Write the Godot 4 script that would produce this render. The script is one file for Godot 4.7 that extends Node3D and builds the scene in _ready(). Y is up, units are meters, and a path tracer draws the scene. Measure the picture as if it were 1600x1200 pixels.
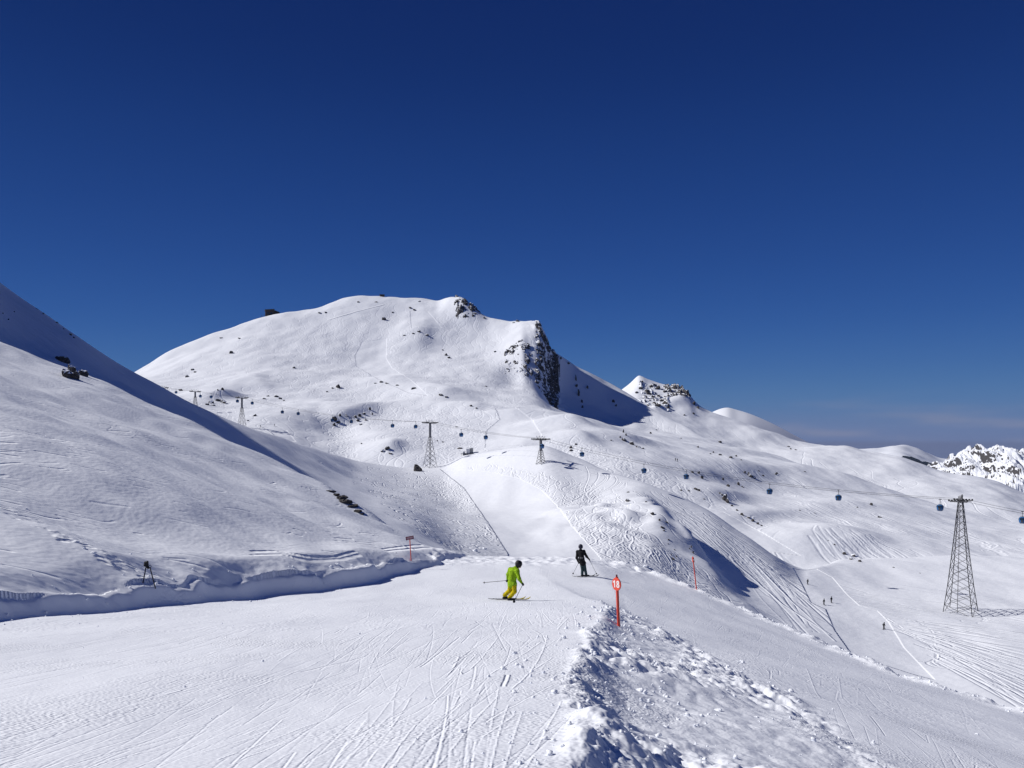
extends Node3D

# Snow mountain with ski pistes. Places are measured from the camera: pt(px, py, d) gives the point d metres ahead
# that stands px to the side and py down on a sheet 1600 wide whose focal length is F and whose horizon is HOR.
const F := 1209.0
const HOR := 690.0
const SLANT := 40.0 / 1209.0

var rng := RandomNumberGenerator.new()
var names := {}
var sheets: Array[Sheet] = []
var mats := {}
var n_big := FastNoiseLite.new()
var n_mid := FastNoiseLite.new()
var n_fine := FastNoiseLite.new()
var n_smooth := FastNoiseLite.new()


class Table:
	# smooth, monotone curve through points (x ascending)
	var xs: PackedFloat32Array
	var ys: PackedFloat32Array
	var ms: PackedFloat32Array

	func _init(pairs: Array) -> void:
		for p in pairs:
			xs.append(p[0])
			ys.append(p[1])
		slopes()

	func slopes() -> void:
		var n := xs.size()
		ms.resize(n)
		for k in n:
			if k == 0 or k == n - 1:
				var a := 0 if k == 0 else n - 2
				ms[k] = (ys[a + 1] - ys[a]) / (xs[a + 1] - xs[a])
				continue
			var h0 := xs[k] - xs[k - 1]
			var h1 := xs[k + 1] - xs[k]
			var s0 := (ys[k] - ys[k - 1]) / h0
			var s1 := (ys[k + 1] - ys[k]) / h1
			if s0 * s1 <= 0.0:
				ms[k] = 0.0
			else:
				var w0 := 2.0 * h1 + h0
				var w1 := h1 + 2.0 * h0
				ms[k] = (w0 + w1) / (w0 / s0 + w1 / s1)

	func at(x: float) -> float:
		var n := xs.size()
		if x <= xs[0]:
			return ys[0] + ms[0] * (x - xs[0])
		if x >= xs[n - 1]:
			return ys[n - 1] + ms[n - 1] * (x - xs[n - 1])
		var k := 0
		while x > xs[k + 1]:
			k += 1
		var h := xs[k + 1] - xs[k]
		var t := (x - xs[k]) / h
		var t2 := t * t
		var t3 := t2 * t
		return (2.0 * t3 - 3.0 * t2 + 1.0) * ys[k] + (t3 - 2.0 * t2 + t) * h * ms[k] + (3.0 * t2 - 2.0 * t3) * ys[k + 1] + (t3 - t2) * h * ms[k + 1]


class Sheet:
	# a sheet of terrain: nr rows from near to far, nc columns
	var px0: float
	var dpx: float
	var nc: int
	var nr: int
	var p: PackedVector3Array

	func row_at(i: int, d: float) -> int:
		var lo := 0
		var hi := nr - 1
		while hi - lo > 1:
			var m := (lo + hi) >> 1
			if -p[m * nc + i].z > d:
				hi = m
			else:
				lo = m
		return lo

	# height at (x, d); NAN outside
	func height(x: float, d: float) -> float:
		var fi := (800.0 + x / d * 1209.0 - px0) / dpx
		var i := int(floor(fi))
		if i < 0 or i >= nc - 1:
			return NAN
		var j := row_at(i, d)
		var a := p[j * nc + i]
		var b := p[(j + 1) * nc + i]
		if d < -a.z - 0.5 or d > -b.z + 0.5:
			return NAN
		var t := clampf((d + a.z) / maxf(a.z - b.z, 1e-4), 0.0, 1.0)
		var ya := lerpf(a.y, b.y, t)
		var a2 := p[j * nc + i + 1]
		var b2 := p[(j + 1) * nc + i + 1]
		return lerpf(ya, lerpf(a2.y, b2.y, t), fi - i)

	# the point that the sight line (px, py) meets first, or z > 0 when it meets none
	func meet(px: float, py: float) -> Vector3:
		var i := clampi(roundi((px - px0) / dpx), 0, nc - 1)
		if px < px0 or px > px0 + dpx * nc:
			return Vector3(0, 0, 1)
		var before := 1e9
		for j in nr:
			var q := p[j * nc + i]
			var sy := 690.0 + 1209.0 * q.y / q.z
			if sy <= py and j > 0:
				var t := (before - py) / maxf(before - sy, 1e-5)
				var r := p[(j - 1) * nc + i].lerp(q, clampf(t, 0.0, 1.0))
				r.x = (px - 800.0) / 1209.0 * -r.z
				return r
			before = sy
		return Vector3(0, 0, 1)


func pt(px: float, py: float, d: float) -> Vector3:
	return Vector3((px - 800.0) / F * d, (HOR - py) / F * d, -d)


func on_snow(px: float, py: float) -> Vector3:
	var best := Vector3(0, 0, 1)
	for s in sheets:
		var q := s.meet(px, py)
		if q.z < 0.0 and (best.z > 0.0 or q.z > best.z):
			best = q
	return best


func snow_height(x: float, d: float) -> float:
	var best := -1e9
	for s in sheets:
		var h := s.height(x, d)
		if not is_nan(h) and h > best:
			best = h
	return best


func numbered(called: String) -> String:
	var n: int = names.get(called, 0)
	names[called] = n + 1
	return called if n == 0 else "%s_%03d" % [called, n]


func tag(o: Node, label := "", category := "", group := "", kind := "") -> Node:
	if label:
		o.set_meta("label", label)
	if category:
		o.set_meta("category", category)
	if group:
		o.set_meta("group", group)
	if kind:
		o.set_meta("kind", kind)
	return o


func base(called: String, where: Vector3, turn := 0.0) -> Node3D:
	var o := Node3D.new()
	o.name = numbered(called)
	add_child(o)
	o.position = where
	o.rotation.y = turn
	return o


func part(called: String, m: Mesh, mat: Material, parent: Node = self) -> MeshInstance3D:
	var o := MeshInstance3D.new()
	o.mesh = m
	if mat:
		o.material_override = mat
	o.name = numbered(called) if parent == self else called
	parent.add_child(o, true)
	return o


func flat(r: float, g: float, b: float, rough := 0.8, spec := 0.3) -> StandardMaterial3D:
	# linear base colour
	var m := StandardMaterial3D.new()
	m.albedo_color = Color(r, g, b).linear_to_srgb()
	m.roughness = rough
	m.metallic_specular = spec
	return m


func ss(a: float, b: float, x: float) -> float:
	var t := clampf((x - a) / (b - a), 0.0, 1.0)
	return t * t * (3.0 - 2.0 * t)


# rows: from near to far, each a list of [px, py, d]; sub: pieces between rows; rough: one of the kinds in rough_of
func loft(rows: Array, px0: float, px1: float, dpx: float, sub: Array, rough: int) -> Sheet:
	var s := Sheet.new()
	s.px0 = px0
	s.dpx = dpx
	s.nc = int((px1 - px0) / dpx) + 1
	var k := rows.size()
	s.nr = 1
	for n in sub:
		s.nr += n
	var ty: Array[Table] = []
	var td: Array[Table] = []
	for r in rows:
		var a := []
		var b := []
		for q in r:
			a.append([q[0], q[1]])
			b.append([q[0], q[2]])
		ty.append(Table.new(a))
		td.append(Table.new(b))
	s.p.resize(s.nc * s.nr)
	var ks := []
	for n in k:
		ks.append([float(n), 0.0])
	var cy := Table.new(ks)
	var cd := Table.new(ks)
	for i in s.nc:
		var px := px0 + i * dpx
		for n in k:
			var d := td[n].at(px)
			cd.ys[n] = d
			cy.ys[n] = (HOR - ty[n].at(px)) / F * d
		cy.slopes()
		cd.slopes()
		var j := 0
		for n in k - 1:
			for q in int(sub[n]) + (1 if n == k - 2 else 0):
				var t: float = n + float(q) / float(sub[n])
				var d := cd.at(t)
				var x := (px - 800.0) / F * d
				s.p[j * s.nc + i] = Vector3(x, cy.at(t) + rough_of(rough, x, d), -d)
				j += 1
	return s


# mesh of a sheet; uv = plan metres in the box; pick: one of the kinds in surface_of
func sheet_mesh(s: Sheet, box: Rect2, surfaces: Array, pick := 0) -> ArrayMesh:
	var nc := s.nc
	var nr := s.nr
	var nn := PackedVector3Array()
	nn.resize(nc * nr)
	var uv := PackedVector2Array()
	uv.resize(nc * nr)
	var p := s.p
	for j in nr:
		var ja := maxi(j - 1, 0) * nc
		var jb := mini(j + 1, nr - 1) * nc
		for i in nc:
			var a := p[j * nc + maxi(i - 1, 0)]
			var b := p[j * nc + mini(i + 1, nc - 1)]
			var n := (b - a).cross(p[jb + i] - p[ja + i]).normalized()
			nn[j * nc + i] = n if n.y > 0.0 else -n
			var q := p[j * nc + i]
			uv[j * nc + i] = Vector2((q.x - box.position.x) / box.size.x, (-q.z - box.position.y) / box.size.y)
	var lists: Array[PackedInt32Array] = []
	for m in surfaces:
		lists.append(PackedInt32Array())
	for j in nr - 1:
		for i in nc - 1:
			var a := j * nc + i
			var which := 0
			if pick:
				var q := p[a]
				which = surface_of(pick, q.x, -q.z)
			if which < 0:
				continue
			if p[a].x < 0.0:
				lists[which].append_array(PackedInt32Array([a, a + nc, a + nc + 1, a, a + nc + 1, a + 1]))
			else:
				lists[which].append_array(PackedInt32Array([a, a + nc, a + 1, a + 1, a + nc, a + nc + 1]))
	var m := ArrayMesh.new()
	for k in surfaces.size():
		if lists[k].is_empty():
			continue
		var arr := []
		arr.resize(Mesh.ARRAY_MAX)
		if surfaces.size() == 1:
			arr[Mesh.ARRAY_VERTEX] = p
			arr[Mesh.ARRAY_NORMAL] = nn
			arr[Mesh.ARRAY_TEX_UV] = uv
			arr[Mesh.ARRAY_INDEX] = lists[k]
		else:
			# keep only the corners that this surface uses
			var where := PackedInt32Array()
			where.resize(nc * nr)
			where.fill(-1)
			var pv := PackedVector3Array()
			var pn := PackedVector3Array()
			var pu := PackedVector2Array()
			var li := lists[k]
			for q in li.size():
				var v := li[q]
				if where[v] < 0:
					where[v] = pv.size()
					pv.append(p[v])
					pn.append(nn[v])
					pu.append(uv[v])
				li[q] = where[v]
			arr[Mesh.ARRAY_VERTEX] = pv
			arr[Mesh.ARRAY_NORMAL] = pn
			arr[Mesh.ARRAY_TEX_UV] = pu
			arr[Mesh.ARRAY_INDEX] = li
		m.add_surface_from_arrays(Mesh.PRIMITIVE_TRIANGLES, arr)
		m.surface_set_material(m.get_surface_count() - 1, surfaces[k])
	return m


class Relief:
	# heights in metres over a box of plan (x, d): grooves and ridges of tracks
	var n: int
	var box: Rect2
	var v: PackedFloat32Array
	var rng := RandomNumberGenerator.new()

	func _init(size: int, b: Rect2) -> void:
		rng.seed = int(b.size.x)
		n = size
		box = b
		v.resize(n * n)

	func line(pts: PackedVector2Array, wide: float, deep: float) -> void:
		var tx := box.size.x / n
		var td := box.size.y / n
		var step := maxf(minf(tx, td), wide * 0.45)
		var rx := ceili(wide / tx)
		var rd := ceili(wide / td)
		for k in pts.size() - 1:
			var a := pts[k]
			var b := pts[k + 1]
			var m := maxi(1, int(a.distance_to(b) / step))
			for q in m:
				var c := a.lerp(b, float(q) / m)
				var cx := (c.x - box.position.x) / tx
				var cd := (c.y - box.position.y) / td
				var ix := int(cx)
				var id := int(cd)
				if ix < rx or id < rd or ix >= n - rx or id >= n - rd:
					continue
				var y := id - rd
				while y <= id + rd:
					var ey := (y + 0.5 - cd) * td / wide
					ey *= ey
					if ey < 1.0:
						var half := sqrt(1.0 - ey) * wide / tx
						var x := int(ceil(cx - half - 0.5))
						var last := cx + half - 0.5
						var w := y * n + x
						while x <= last:
							var ex := (x + 0.5 - cx) * tx / wide
							var r := 1.0 - ex * ex - ey
							var h := deep * r * r
							if (h > v[w]) == (deep > 0.0):
								v[w] = h
							x += 1
							w += 1
					y += 1

	func texture() -> ImageTexture:
		return ImageTexture.create_from_image(Image.create_from_data(n, n, false, Image.FORMAT_RF, v.to_byte_array()))


func snow(relief: Texture2D, scale := 100.0, tint := Color(0.835, 0.862, 0.92)) -> StandardMaterial3D:
	var m := StandardMaterial3D.new()
	m.albedo_color = tint.linear_to_srgb()
	m.roughness = 0.75
	m.metallic_specular = 0.25
	if relief:
		m.heightmap_enabled = true
		m.heightmap_scale = scale
		m.heightmap_texture = relief
	return m


# ---------------------------------------------------------------- the near slope
var t_drop := Table.new([[-30, -4.5], [0, 0.93], [3.7, 1.70], [15, 4.06], [26, 6.3], [32, 7.5], [38, 8.35], [44, 9.1], [54, 10.25], [60, 11.0], [80, 12.5], [100, 13.3], [130, 15.2]])
var t_bank_x := Table.new([[-30, -10.6], [16, -10.6], [24, -11.4], [31, -11.2], [38, -8.3], [50, -6.1], [60, -4.6], [70, -4.0], [130, -4.0]])
var t_bank_h := Table.new([[-30, 0.6], [16, 0.82], [24, 1.2], [31, 1.5], [38, 1.55], [50, 1.1], [60, 0.45], [66, 0.05], [130, 0.0]])
var t_crest := Table.new([[-140, 124], [-73, 110], [-58, 105], [-39, 95], [-23, 85], [-15, 75], [-9, 68], [-3.6, 62], [7.3, 59], [14, 54.5], [20, 51], [40, 40]])
var t_edge := Table.new([[-30, 16.0], [20, 16.5], [25, 16.5], [35, 15.6], [45, 14.8], [52, 12.0], [58, 7.8], [64, 5.0], [130, 2.0]])
var t_left := Table.new([[-30, 0.2], [3.7, 0.33], [7.6, 0.6], [13.6, 1.4], [25, 3.0], [28, 3.1], [40, 2.0], [60, 1.0], [130, 1.0]])
var t_right := Table.new([[-30, 3.4], [6.8, 3.5], [12.1, 4.0], [16.5, 4.1], [24.5, 4.1], [28, 4.3], [40, 5.5], [60, 6.0], [130, 6.0]])
var t_fall := Table.new([[-30, 0.95], [12, 0.9], [25, 0.45], [33, 0.3], [44, 0.2], [57, 0.0], [130, 0.0]])
var t_lat := Table.new([[-30, 0.22], [15, 0.23], [25, 0.248], [35, 0.26], [45, 0.27], [52, 0.25], [58, 0.12], [64, 0.0]])

var row_left: float
var row_right: float
var row_edge: float
var row_bank: float
var row_bank_h: float
var row_drop: float
var row_fall: float
var row_lat: float


func near_row(d: float) -> void:
	row_left = t_left.at(d) + 0.12 * n_mid.get_noise_2d(d * 0.9, 71.0)
	row_right = t_right.at(d)
	row_fall = t_fall.at(d)
	row_edge = t_edge.at(d) + 0.35 * n_mid.get_noise_2d(d * 0.7, 91.0)
	row_bank = t_bank_x.at(d) + 0.7 * n_smooth.get_noise_2d(d * 3.2, 11.0) + 0.1 * n_smooth.get_noise_2d(d * 7.0, 17.0)
	row_bank_h = maxf(0.0, t_bank_h.at(d)) * (1.0 + 0.12 * n_smooth.get_noise_2d(d * 4.0, 31.0))
	row_drop = t_drop.at(d)
	row_lat = maxf(0.0, t_lat.at(d))


func near_height(x: float, d: float) -> float:
	var y := -row_drop
	# the plowed bank and the hillside above it
	if x < row_bank + 2.5:
		var foot := row_bank + 0.2 + 0.1 * row_bank_h
		var xx := x + 0.14 * n_smooth.get_noise_2d(x * 9.0, d * 3.0)
		var cut := 0.4 + 0.2 * n_smooth.get_noise_2d(d * 4.0, 51.0) + 0.05 * n_smooth.get_noise_2d(d * 17.0, 57.0)
		var w := cut * ss(foot + 0.3, foot - 0.15, xx) + (1.0 - cut) * pow(ss(foot + 0.1, row_bank - 0.5 - 0.9 * row_bank_h, xx), 0.8)
		y += row_bank_h * (w + 0.11 * w * (1.0 - w) * (n_smooth.get_noise_2d(x * 16.0, d * 8.0) + 0.5 * n_smooth.get_noise_2d(x * 40.0, d * 22.0)))
		var s := row_bank - x
		if s > 0.0:
			y += 0.365 * (sqrt(s * s + 4.0) - 2.0)
			var near_bank := exp(-s * 0.55)
			y += near_bank * (0.28 * n_smooth.get_noise_2d(x * 5.0, d * 3.0)) * ss(63.0, 50.0, d)
			# wind-packed ripples
			var f := minf(1.0, s * 0.25)
			y += 0.5 * f * n_smooth.get_noise_2d(x * 1.0, d * 1.6)
			y += 0.07 * f * n_smooth.get_noise_2d(x * 5.0 + d * 3.0, d * 7.0)
		elif w > 0.02:
			y += row_bank_h * 0.04 * w * n_smooth.get_noise_2d(x * 14.0, d * 3.0)
	# the churned drop beside the track and the lower lane
	if x > row_left - 1.2:
		var fade := ss(28.0, 24.0, d)
		var lip := exp(-pow((x - row_left - 0.12) / 0.3, 2.0))
		var chop := ss(row_left - 0.12, row_left + 0.12, x) * ss(row_right + 0.9, row_right - 0.1, x) * fade
		var m := clampf((x - row_left) / (row_right - row_left), 0.0, 1.0)
		y -= row_fall * (0.1 * ss(0.0, 0.2, m) + 0.9 * m)
		y += fade * lip * 0.05 * (0.2 + n_mid.get_noise_2d(x * 1.3, d * 1.3))
		if chop > 0.0:
			var big := n_smooth.get_noise_2d(x * 9.0 + 7.0, d * 7.0)
			var lump := absf(n_smooth.get_noise_2d(x * 34.0, d * 26.0 + 40.0))
			var crumb := n_mid.get_noise_2d(x * 5.0, d * 4.0)
			var rough := ss(-0.05, 0.45, n_smooth.get_noise_2d(x * 5.0 + 90.0, d * 3.0) + 0.4 * lip)
			y += chop * (0.06 * big + (0.25 + 0.75 * rough) * (0.1 * lump + 0.055 * crumb + 0.022 * n_mid.get_noise_2d(x * 13.0, d * 13.0)))
		var rim := exp(-pow((x - row_right) / 0.4, 2.0)) * fade
		if rim > 0.01:
			y += rim * 0.09 * maxf(0.0, n_smooth.get_noise_2d(x * 16.0, d * 14.0 + 9.0) + 0.15) + rim * 0.04 * n_mid.get_noise_2d(x * 6.0, d * 6.0)
		y -= row_lat * (sqrt(pow(maxf(0.0, x - row_right + 0.5), 2.0) + 0.25) - 0.5)
		var e := x - row_edge
		if e > -1.5:
			var chunk := 0.5 + 0.6 * n_smooth.get_noise_2d(x * 12.0, d * 12.0) + 0.5 * n_mid.get_noise_2d(x * 2.5, d * 2.5)
			y += 0.24 * chunk * exp(-pow(e / 0.6, 2.0)) * ss(62.0, 56.0, d)
			if e > 0.0:
				y -= 0.8 * (sqrt(e * e + 0.3) - 0.55)
	# the brow where the near slope drops out of sight
	var t := d - t_crest.at(x)
	if t > 0.0:
		y -= 0.06 * t * t if t < 6.0 else 2.16 + 0.72 * (t - 6.0)
	# chewed snow and small waves of the piste itself
	y += 0.06 * n_smooth.get_noise_2d(x * 5.0, d * 3.0) + 0.008 * n_mid.get_noise_2d(x * 3.0, d * 2.0)
	if d > 46.0 and x > -6.0 and x < 9.0:
		y += 0.16 * ss(50.0, 56.0, d) * ss(64.0, 59.0, d) * n_mid.get_noise_2d(x * 1.5, d * 0.8)
	return y + d * SLANT


func near_sheet(px0: float, px1: float, dpx: float, ds: PackedFloat32Array) -> Sheet:
	var s := Sheet.new()
	s.px0 = px0
	s.dpx = dpx
	s.nc = int((px1 - px0) / dpx) + 1
	s.nr = ds.size()
	s.p.resize(s.nc * s.nr)
	for j in s.nr:
		var d := ds[j]
		near_row(d)
		for i in s.nc:
			var x := (px0 + i * dpx - 800.0) / F * d
			s.p[j * s.nc + i] = Vector3(x, near_height(x, d), -d)
	return s


var humps: Array[PackedFloat32Array] = []


# a hump or hollow: px, py where it shows, height, half length, half width on either side, turn in plan (degrees)
func hump(s: Sheet, px: float, py: float, high: float, long: float, wl: float, wr: float, turn: float) -> void:
	var q := s.meet(px, py)
	if q.z < 0.0:
		var a := deg_to_rad(turn)
		humps.append(PackedFloat32Array([q.x, -q.z, high, long, wl, wr, cos(a), sin(a), 2.2 * maxf(long, maxf(wl, wr))]))


func humped(x: float, d: float) -> float:
	var y := 0.0
	for h in humps:
		var ex := x - h[0]
		var ed := d - h[1]
		if absf(ex) > h[8] or absf(ed) > h[8]:
			continue
		var a := ex * h[6] - ed * h[7]
		var b := ex * h[7] + ed * h[6]
		var w := h[4] if a < 0.0 else h[5]
		y += h[2] * exp(-a * a / (w * w) - b * b / (h[3] * h[3]))
	return y


func roll(x: float, d: float) -> float:
	var y := 2.2 * n_smooth.get_noise_2d(x * 0.2, d * 0.2) + 0.55 * n_smooth.get_noise_2d(x * 0.8, d * 0.8) + 0.12 * n_mid.get_noise_2d(x * 0.12, d * 0.12)
	y += 0.8 * n_smooth.get_noise_2d(x * 0.4 + 40.0, d * 0.28) + 0.14 * n_smooth.get_noise_2d(x * 1.5, d * 0.4)
	y += humped(x, d)
	var c := absf(x - 45.0 + (d - 850.0) * 0.05)
	if c < 24.0 and d > 760.0 and d < 960.0:
		y += (1.0 - c / 24.0) * ss(760.0, 800.0, d) * (9.0 * absf(n_mid.get_noise_2d(x * 0.16, d * 0.1)) - 2.0)
	return y


func knoll_rough(x: float, d: float) -> float:
	var y := 0.6 * n_smooth.get_noise_2d(x * 0.5, d * 0.5) + 0.22 * n_smooth.get_noise_2d(x * 1.5, d * 0.7) + 0.04 * n_mid.get_noise_2d(x * 0.2, d * 0.2)
	if d > 330.0:
		y *= 0.6
	# the rocky nose: gentle on one side, steep on the other
	var e := x - 50.0 + (d - 245.0) * 0.15 + 2.0 * n_smooth.get_noise_2d(d * 2.2, 7.0)
	var across := exp(-pow(e / (34.0 if e < 0.0 else 6.5), 2.0))
	y += (9.5 + 1.6 * n_smooth.get_noise_2d(x * 1.6, d * 1.6)) * across * exp(-pow((d - 245.0) / 34.0, 2.0))
	return y


func far_rough(x: float, d: float) -> float:
	return 8.0 * n_smooth.get_noise_2d(x * 0.1, d * 0.1)


enum { STILL, ROLL, KNOLL, FAR, CRAG }


func rough_of(kind: int, x: float, d: float) -> float:
	match kind:
		ROLL:
			return roll(x, d)
		KNOLL:
			return knoll_rough(x, d)
		FAR:
			return far_rough(x, d)
		CRAG:
			return crag_rough(x, d)
	return 0.0


func surface_of(kind: int, x: float, d: float) -> int:
	if kind == 1:
		return 1 if x < t_bank_x.at(d) + 0.6 else (2 if d < 13.0 else 0)
	return 1 if d < 5540.0 + 130.0 * n_big.get_noise_2d(x * 0.05, d * 0.02) + 200.0 * clampf((x - 2950.0) / 400.0, 0.0, 1.0) else 0


func crag_rough(x: float, d: float) -> float:
	return 55.0 * absf(n_smooth.get_noise_2d(x * 0.14, d * 0.03)) + 26.0 * absf(n_smooth.get_noise_2d(x * 0.45, d * 0.1)) + 12.0 * n_big.get_noise_2d(x * 0.8, d * 0.4) - 44.0


func shifted(row: Array, dpy: float, dd: float) -> Array:
	var out := []
	for q in row:
		out.append([q[0], q[1] + dpy, q[2] + dd])
	return out


var s_knoll: Sheet
var s_mount: Sheet
var s_near: Sheet
var s_hill: Sheet
var s_plateau: Sheet


func make_near() -> void:
	var ds := PackedFloat32Array()
	var d := 2.3
	while d < 64.0:
		ds.append(d)
		d += clampf(d * d / 1124.0 * 1.9, 0.0, 0.075 if d < 22.0 else (0.14 if d < 40.0 else 0.22))
	s_near = near_sheet(-200, 1800, 2.1, ds)
	var far := PackedFloat32Array()
	d = ds[ds.size() - 1]
	while d < 132.0:
		far.append(d)
		d += 0.25
	s_hill = near_sheet(-400, 900, 2.2, far)


func make_sheets() -> void:
	var k3 := [[-500, -95, 190], [-200, 200, 200], [0, 443, 182], [110, 517, 182], [185, 569, 187], [250, 604, 196], [300, 631, 206], [350, 653, 222], [400, 670, 245], [440, 684, 272], [480, 698, 302], [520, 709, 330], [560, 720, 356], [640, 731, 386], [690, 727, 392], [730, 712, 385], [800, 700, 365], [845, 696, 354], [900, 714, 345], [950, 738, 325], [1010, 757, 305], [1100, 792, 290], [1160, 835, 275], [1210, 868, 266], [1260, 891, 270], [1320, 882, 296], [1400, 874, 315], [1600, 874, 315], [1900, 874, 315]]
	var k4 := shifted(k3, 26, 34)
	for q in k4:
		if q[0] >= 1320:
			q[1] = 868
			q[2] = 346
	var k_rows := [
		[[-500, 250, 120], [-200, 430, 124], [0, 575, 124], [185, 655, 122], [300, 705, 118], [470, 770, 128], [560, 808, 130], [640, 840, 132], [730, 877, 142], [860, 903, 165], [960, 935, 168], [1080, 975, 163], [1200, 1030, 163], [1340, 1085, 158], [1600, 1150, 143], [1900, 1160, 140]],
		[[-500, 50, 140], [-200, 265, 146], [0, 500, 144], [110, 565, 145], [185, 606, 147], [300, 665, 152], [400, 715, 160], [470, 743, 172], [560, 778, 187], [640, 806, 192], [730, 850, 196], [860, 868, 203], [930, 868, 205], [1000, 880, 205], [1080, 915, 205], [1200, 965, 200], [1340, 1000, 198], [1600, 1040, 180], [1900, 1060, 175]],
		[[-500, -8, 165], [-200, 230, 172], [0, 468, 162], [110, 538, 163], [185, 585, 166], [300, 646, 180], [400, 688, 202], [470, 717, 232], [560, 752, 270], [640, 776, 284], [730, 797, 290], [800, 797, 285], [860, 796, 278], [930, 813, 266], [1000, 835, 250], [1080, 870, 240], [1130, 890, 238], [1200, 920, 235], [1340, 935, 240], [1600, 955, 230], [1900, 965, 225]],
		k3, k4]
	s_knoll = loft(k_rows, -500, 1900, 2.5, [30, 60, 70, 14], KNOLL)
	sheets.append(s_knoll)

	var m5 := [[100, 640, 850], [213, 580, 880], [260, 553, 910], [330, 522, 950], [400, 500, 985], [430, 493, 1000], [480, 485, 1020], [540, 466, 1045], [590, 462, 1050], [640, 466, 1050], [680, 469, 1040], [705, 464, 1020], [718, 465, 1010], [740, 483, 1000], [765, 498, 985], [790, 502, 970], [815, 500, 955], [842, 503, 940], [851, 522, 930], [862, 548, 925], [872, 555, 942], [885, 562, 962], [900, 571, 972], [940, 591, 972], [970, 607, 960], [1020, 638, 920], [1060, 660, 880], [1110, 688, 820], [1150, 703, 800], [1200, 717, 780], [1300, 740, 700], [1400, 785, 610], [1600, 832, 540], [1900, 850, 520]]
	var m_rows := [
		[[100, 660, 470], [200, 650, 490], [400, 690, 460], [560, 750, 430], [690, 752, 430], [845, 737, 420], [1000, 790, 360], [1100, 832, 340], [1200, 896, 305], [1400, 922, 285], [1600, 930, 278], [1900, 935, 272]],
		[[100, 640, 590], [200, 622, 600], [400, 652, 540], [560, 692, 500], [690, 690, 510], [845, 672, 520], [1000, 722, 450], [1100, 758, 430], [1200, 802, 400], [1400, 842, 370], [1600, 860, 350], [1900, 872, 340]],
		[[100, 625, 690], [200, 603, 700], [400, 603, 700], [560, 632, 650], [690, 627, 660], [845, 640, 620], [1000, 682, 580], [1100, 707, 560], [1200, 737, 540], [1400, 785, 500], [1600, 822, 470], [1900, 842, 450]],
		[[100, 618, 780], [200, 592, 800], [400, 550, 850], [560, 565, 840], [690, 562, 850], [790, 583, 815], [830, 598, 790], [846, 613, 782], [862, 632, 790], [880, 645, 812], [905, 655, 822], [960, 668, 818], [1000, 676, 795], [1100, 692, 725], [1200, 710, 690], [1400, 770, 580], [1600, 824, 520], [1900, 846, 500]],
		[[100, 626, 820], [200, 585, 845], [400, 522, 920], [560, 508, 950], [690, 507, 955], [790, 538, 895], [832, 541, 872], [846, 553, 866], [857, 590, 862], [870, 612, 885], [905, 628, 893], [960, 651, 880], [1000, 662, 860], [1100, 688, 795], [1200, 714, 745], [1400, 778, 595], [1600, 828, 530], [1900, 848, 510]],
		m5, shifted(m5, 75, 45)]
	var draft := loft(m_rows, 100, 1900, 10.0, [20, 30, 30, 20, 20, 3], STILL)
	for h in [[655, 526, 7, 45, 30, 16, 0], [645, 545, -4, 40, 40, 40, 0], [560, 645, 7, 30, 45, 14, 20], [530, 655, 5, 20, 22, 9, 20], [610, 600, 5, 30, 60, 40, 0], [700, 618, 7, 26, 50, 22, 30],
			[400, 600, 4, 40, 60, 16, -30], [385, 612, -5, 25, 18, 40, -20], [345, 620, 7, 22, 36, 10, 20], [610, 700, 5, 14, 14, 8, 0], [480, 660, 5, 40, 40, 12, -25], [500, 670, -4, 40, 20, 25, -25],
			[735, 640, 5, 18, 50, 20, 20], [820, 648, 5, 10, 40, 20, 0], [890, 662, 5, 12, 30, 16, 0], [815, 565, 9, 50, 30, 8, 0], [800, 590, -6, 40, 14, 14, 0], [590, 545, -3, 60, 20, 20, 0],
			[985, 690, 4, 30, 20, 9, 40], [1095, 740, 3, 25, 16, 8, 40], [1130, 775, 4.5, 25, 18, 8, 40], [1170, 735, 2.5, 30, 20, 12, 40], [1120, 700, 2, 40, 25, 16, 45], [1180, 810, 4, 30, 16, 8, 45],
			[1060, 720, 2.2, 60, 30, 24, 45], [1290, 750, 5, 90, 50, 28, 50], [1340, 790, 4, 60, 30, 18, 55], [1240, 760, -5, 80, 30, 40, 50], [1330, 862, 4, 25, 20, 8, 60], [1270, 850, 4, 40, 30, 12, 60], [1420, 860, 3, 60, 30, 25, 60], [905, 690, 4, 14, 24, 10, 0]]:
		hump(draft, h[0], h[1], h[2], h[3], h[4], h[5], h[6])
	s_mount = loft(m_rows, 100, 1900, 2.4, [40, 75, 85, 50, 60, 10], ROLL)
	sheets.append(s_mount)

	var p2 := [[900, 640, 1150], [940, 632, 1150], [970, 609, 1150], [985, 598, 1150], [993, 591, 1150], [998, 588, 1150], [1004, 590, 1148], [1012, 594, 1146], [1030, 600, 1140], [1045, 603, 1130], [1062, 607, 1120], [1076, 616, 1110], [1088, 629, 1100], [1110, 643, 1085], [1160, 660, 1050], [1200, 671, 1030], [1245, 688, 1000], [1280, 693, 980], [1320, 697, 950], [1350, 704, 930], [1400, 712, 900], [1440, 726, 880], [1480, 738, 860], [1540, 747, 830], [1600, 769, 800], [1700, 800, 760], [1900, 845, 700]]
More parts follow.
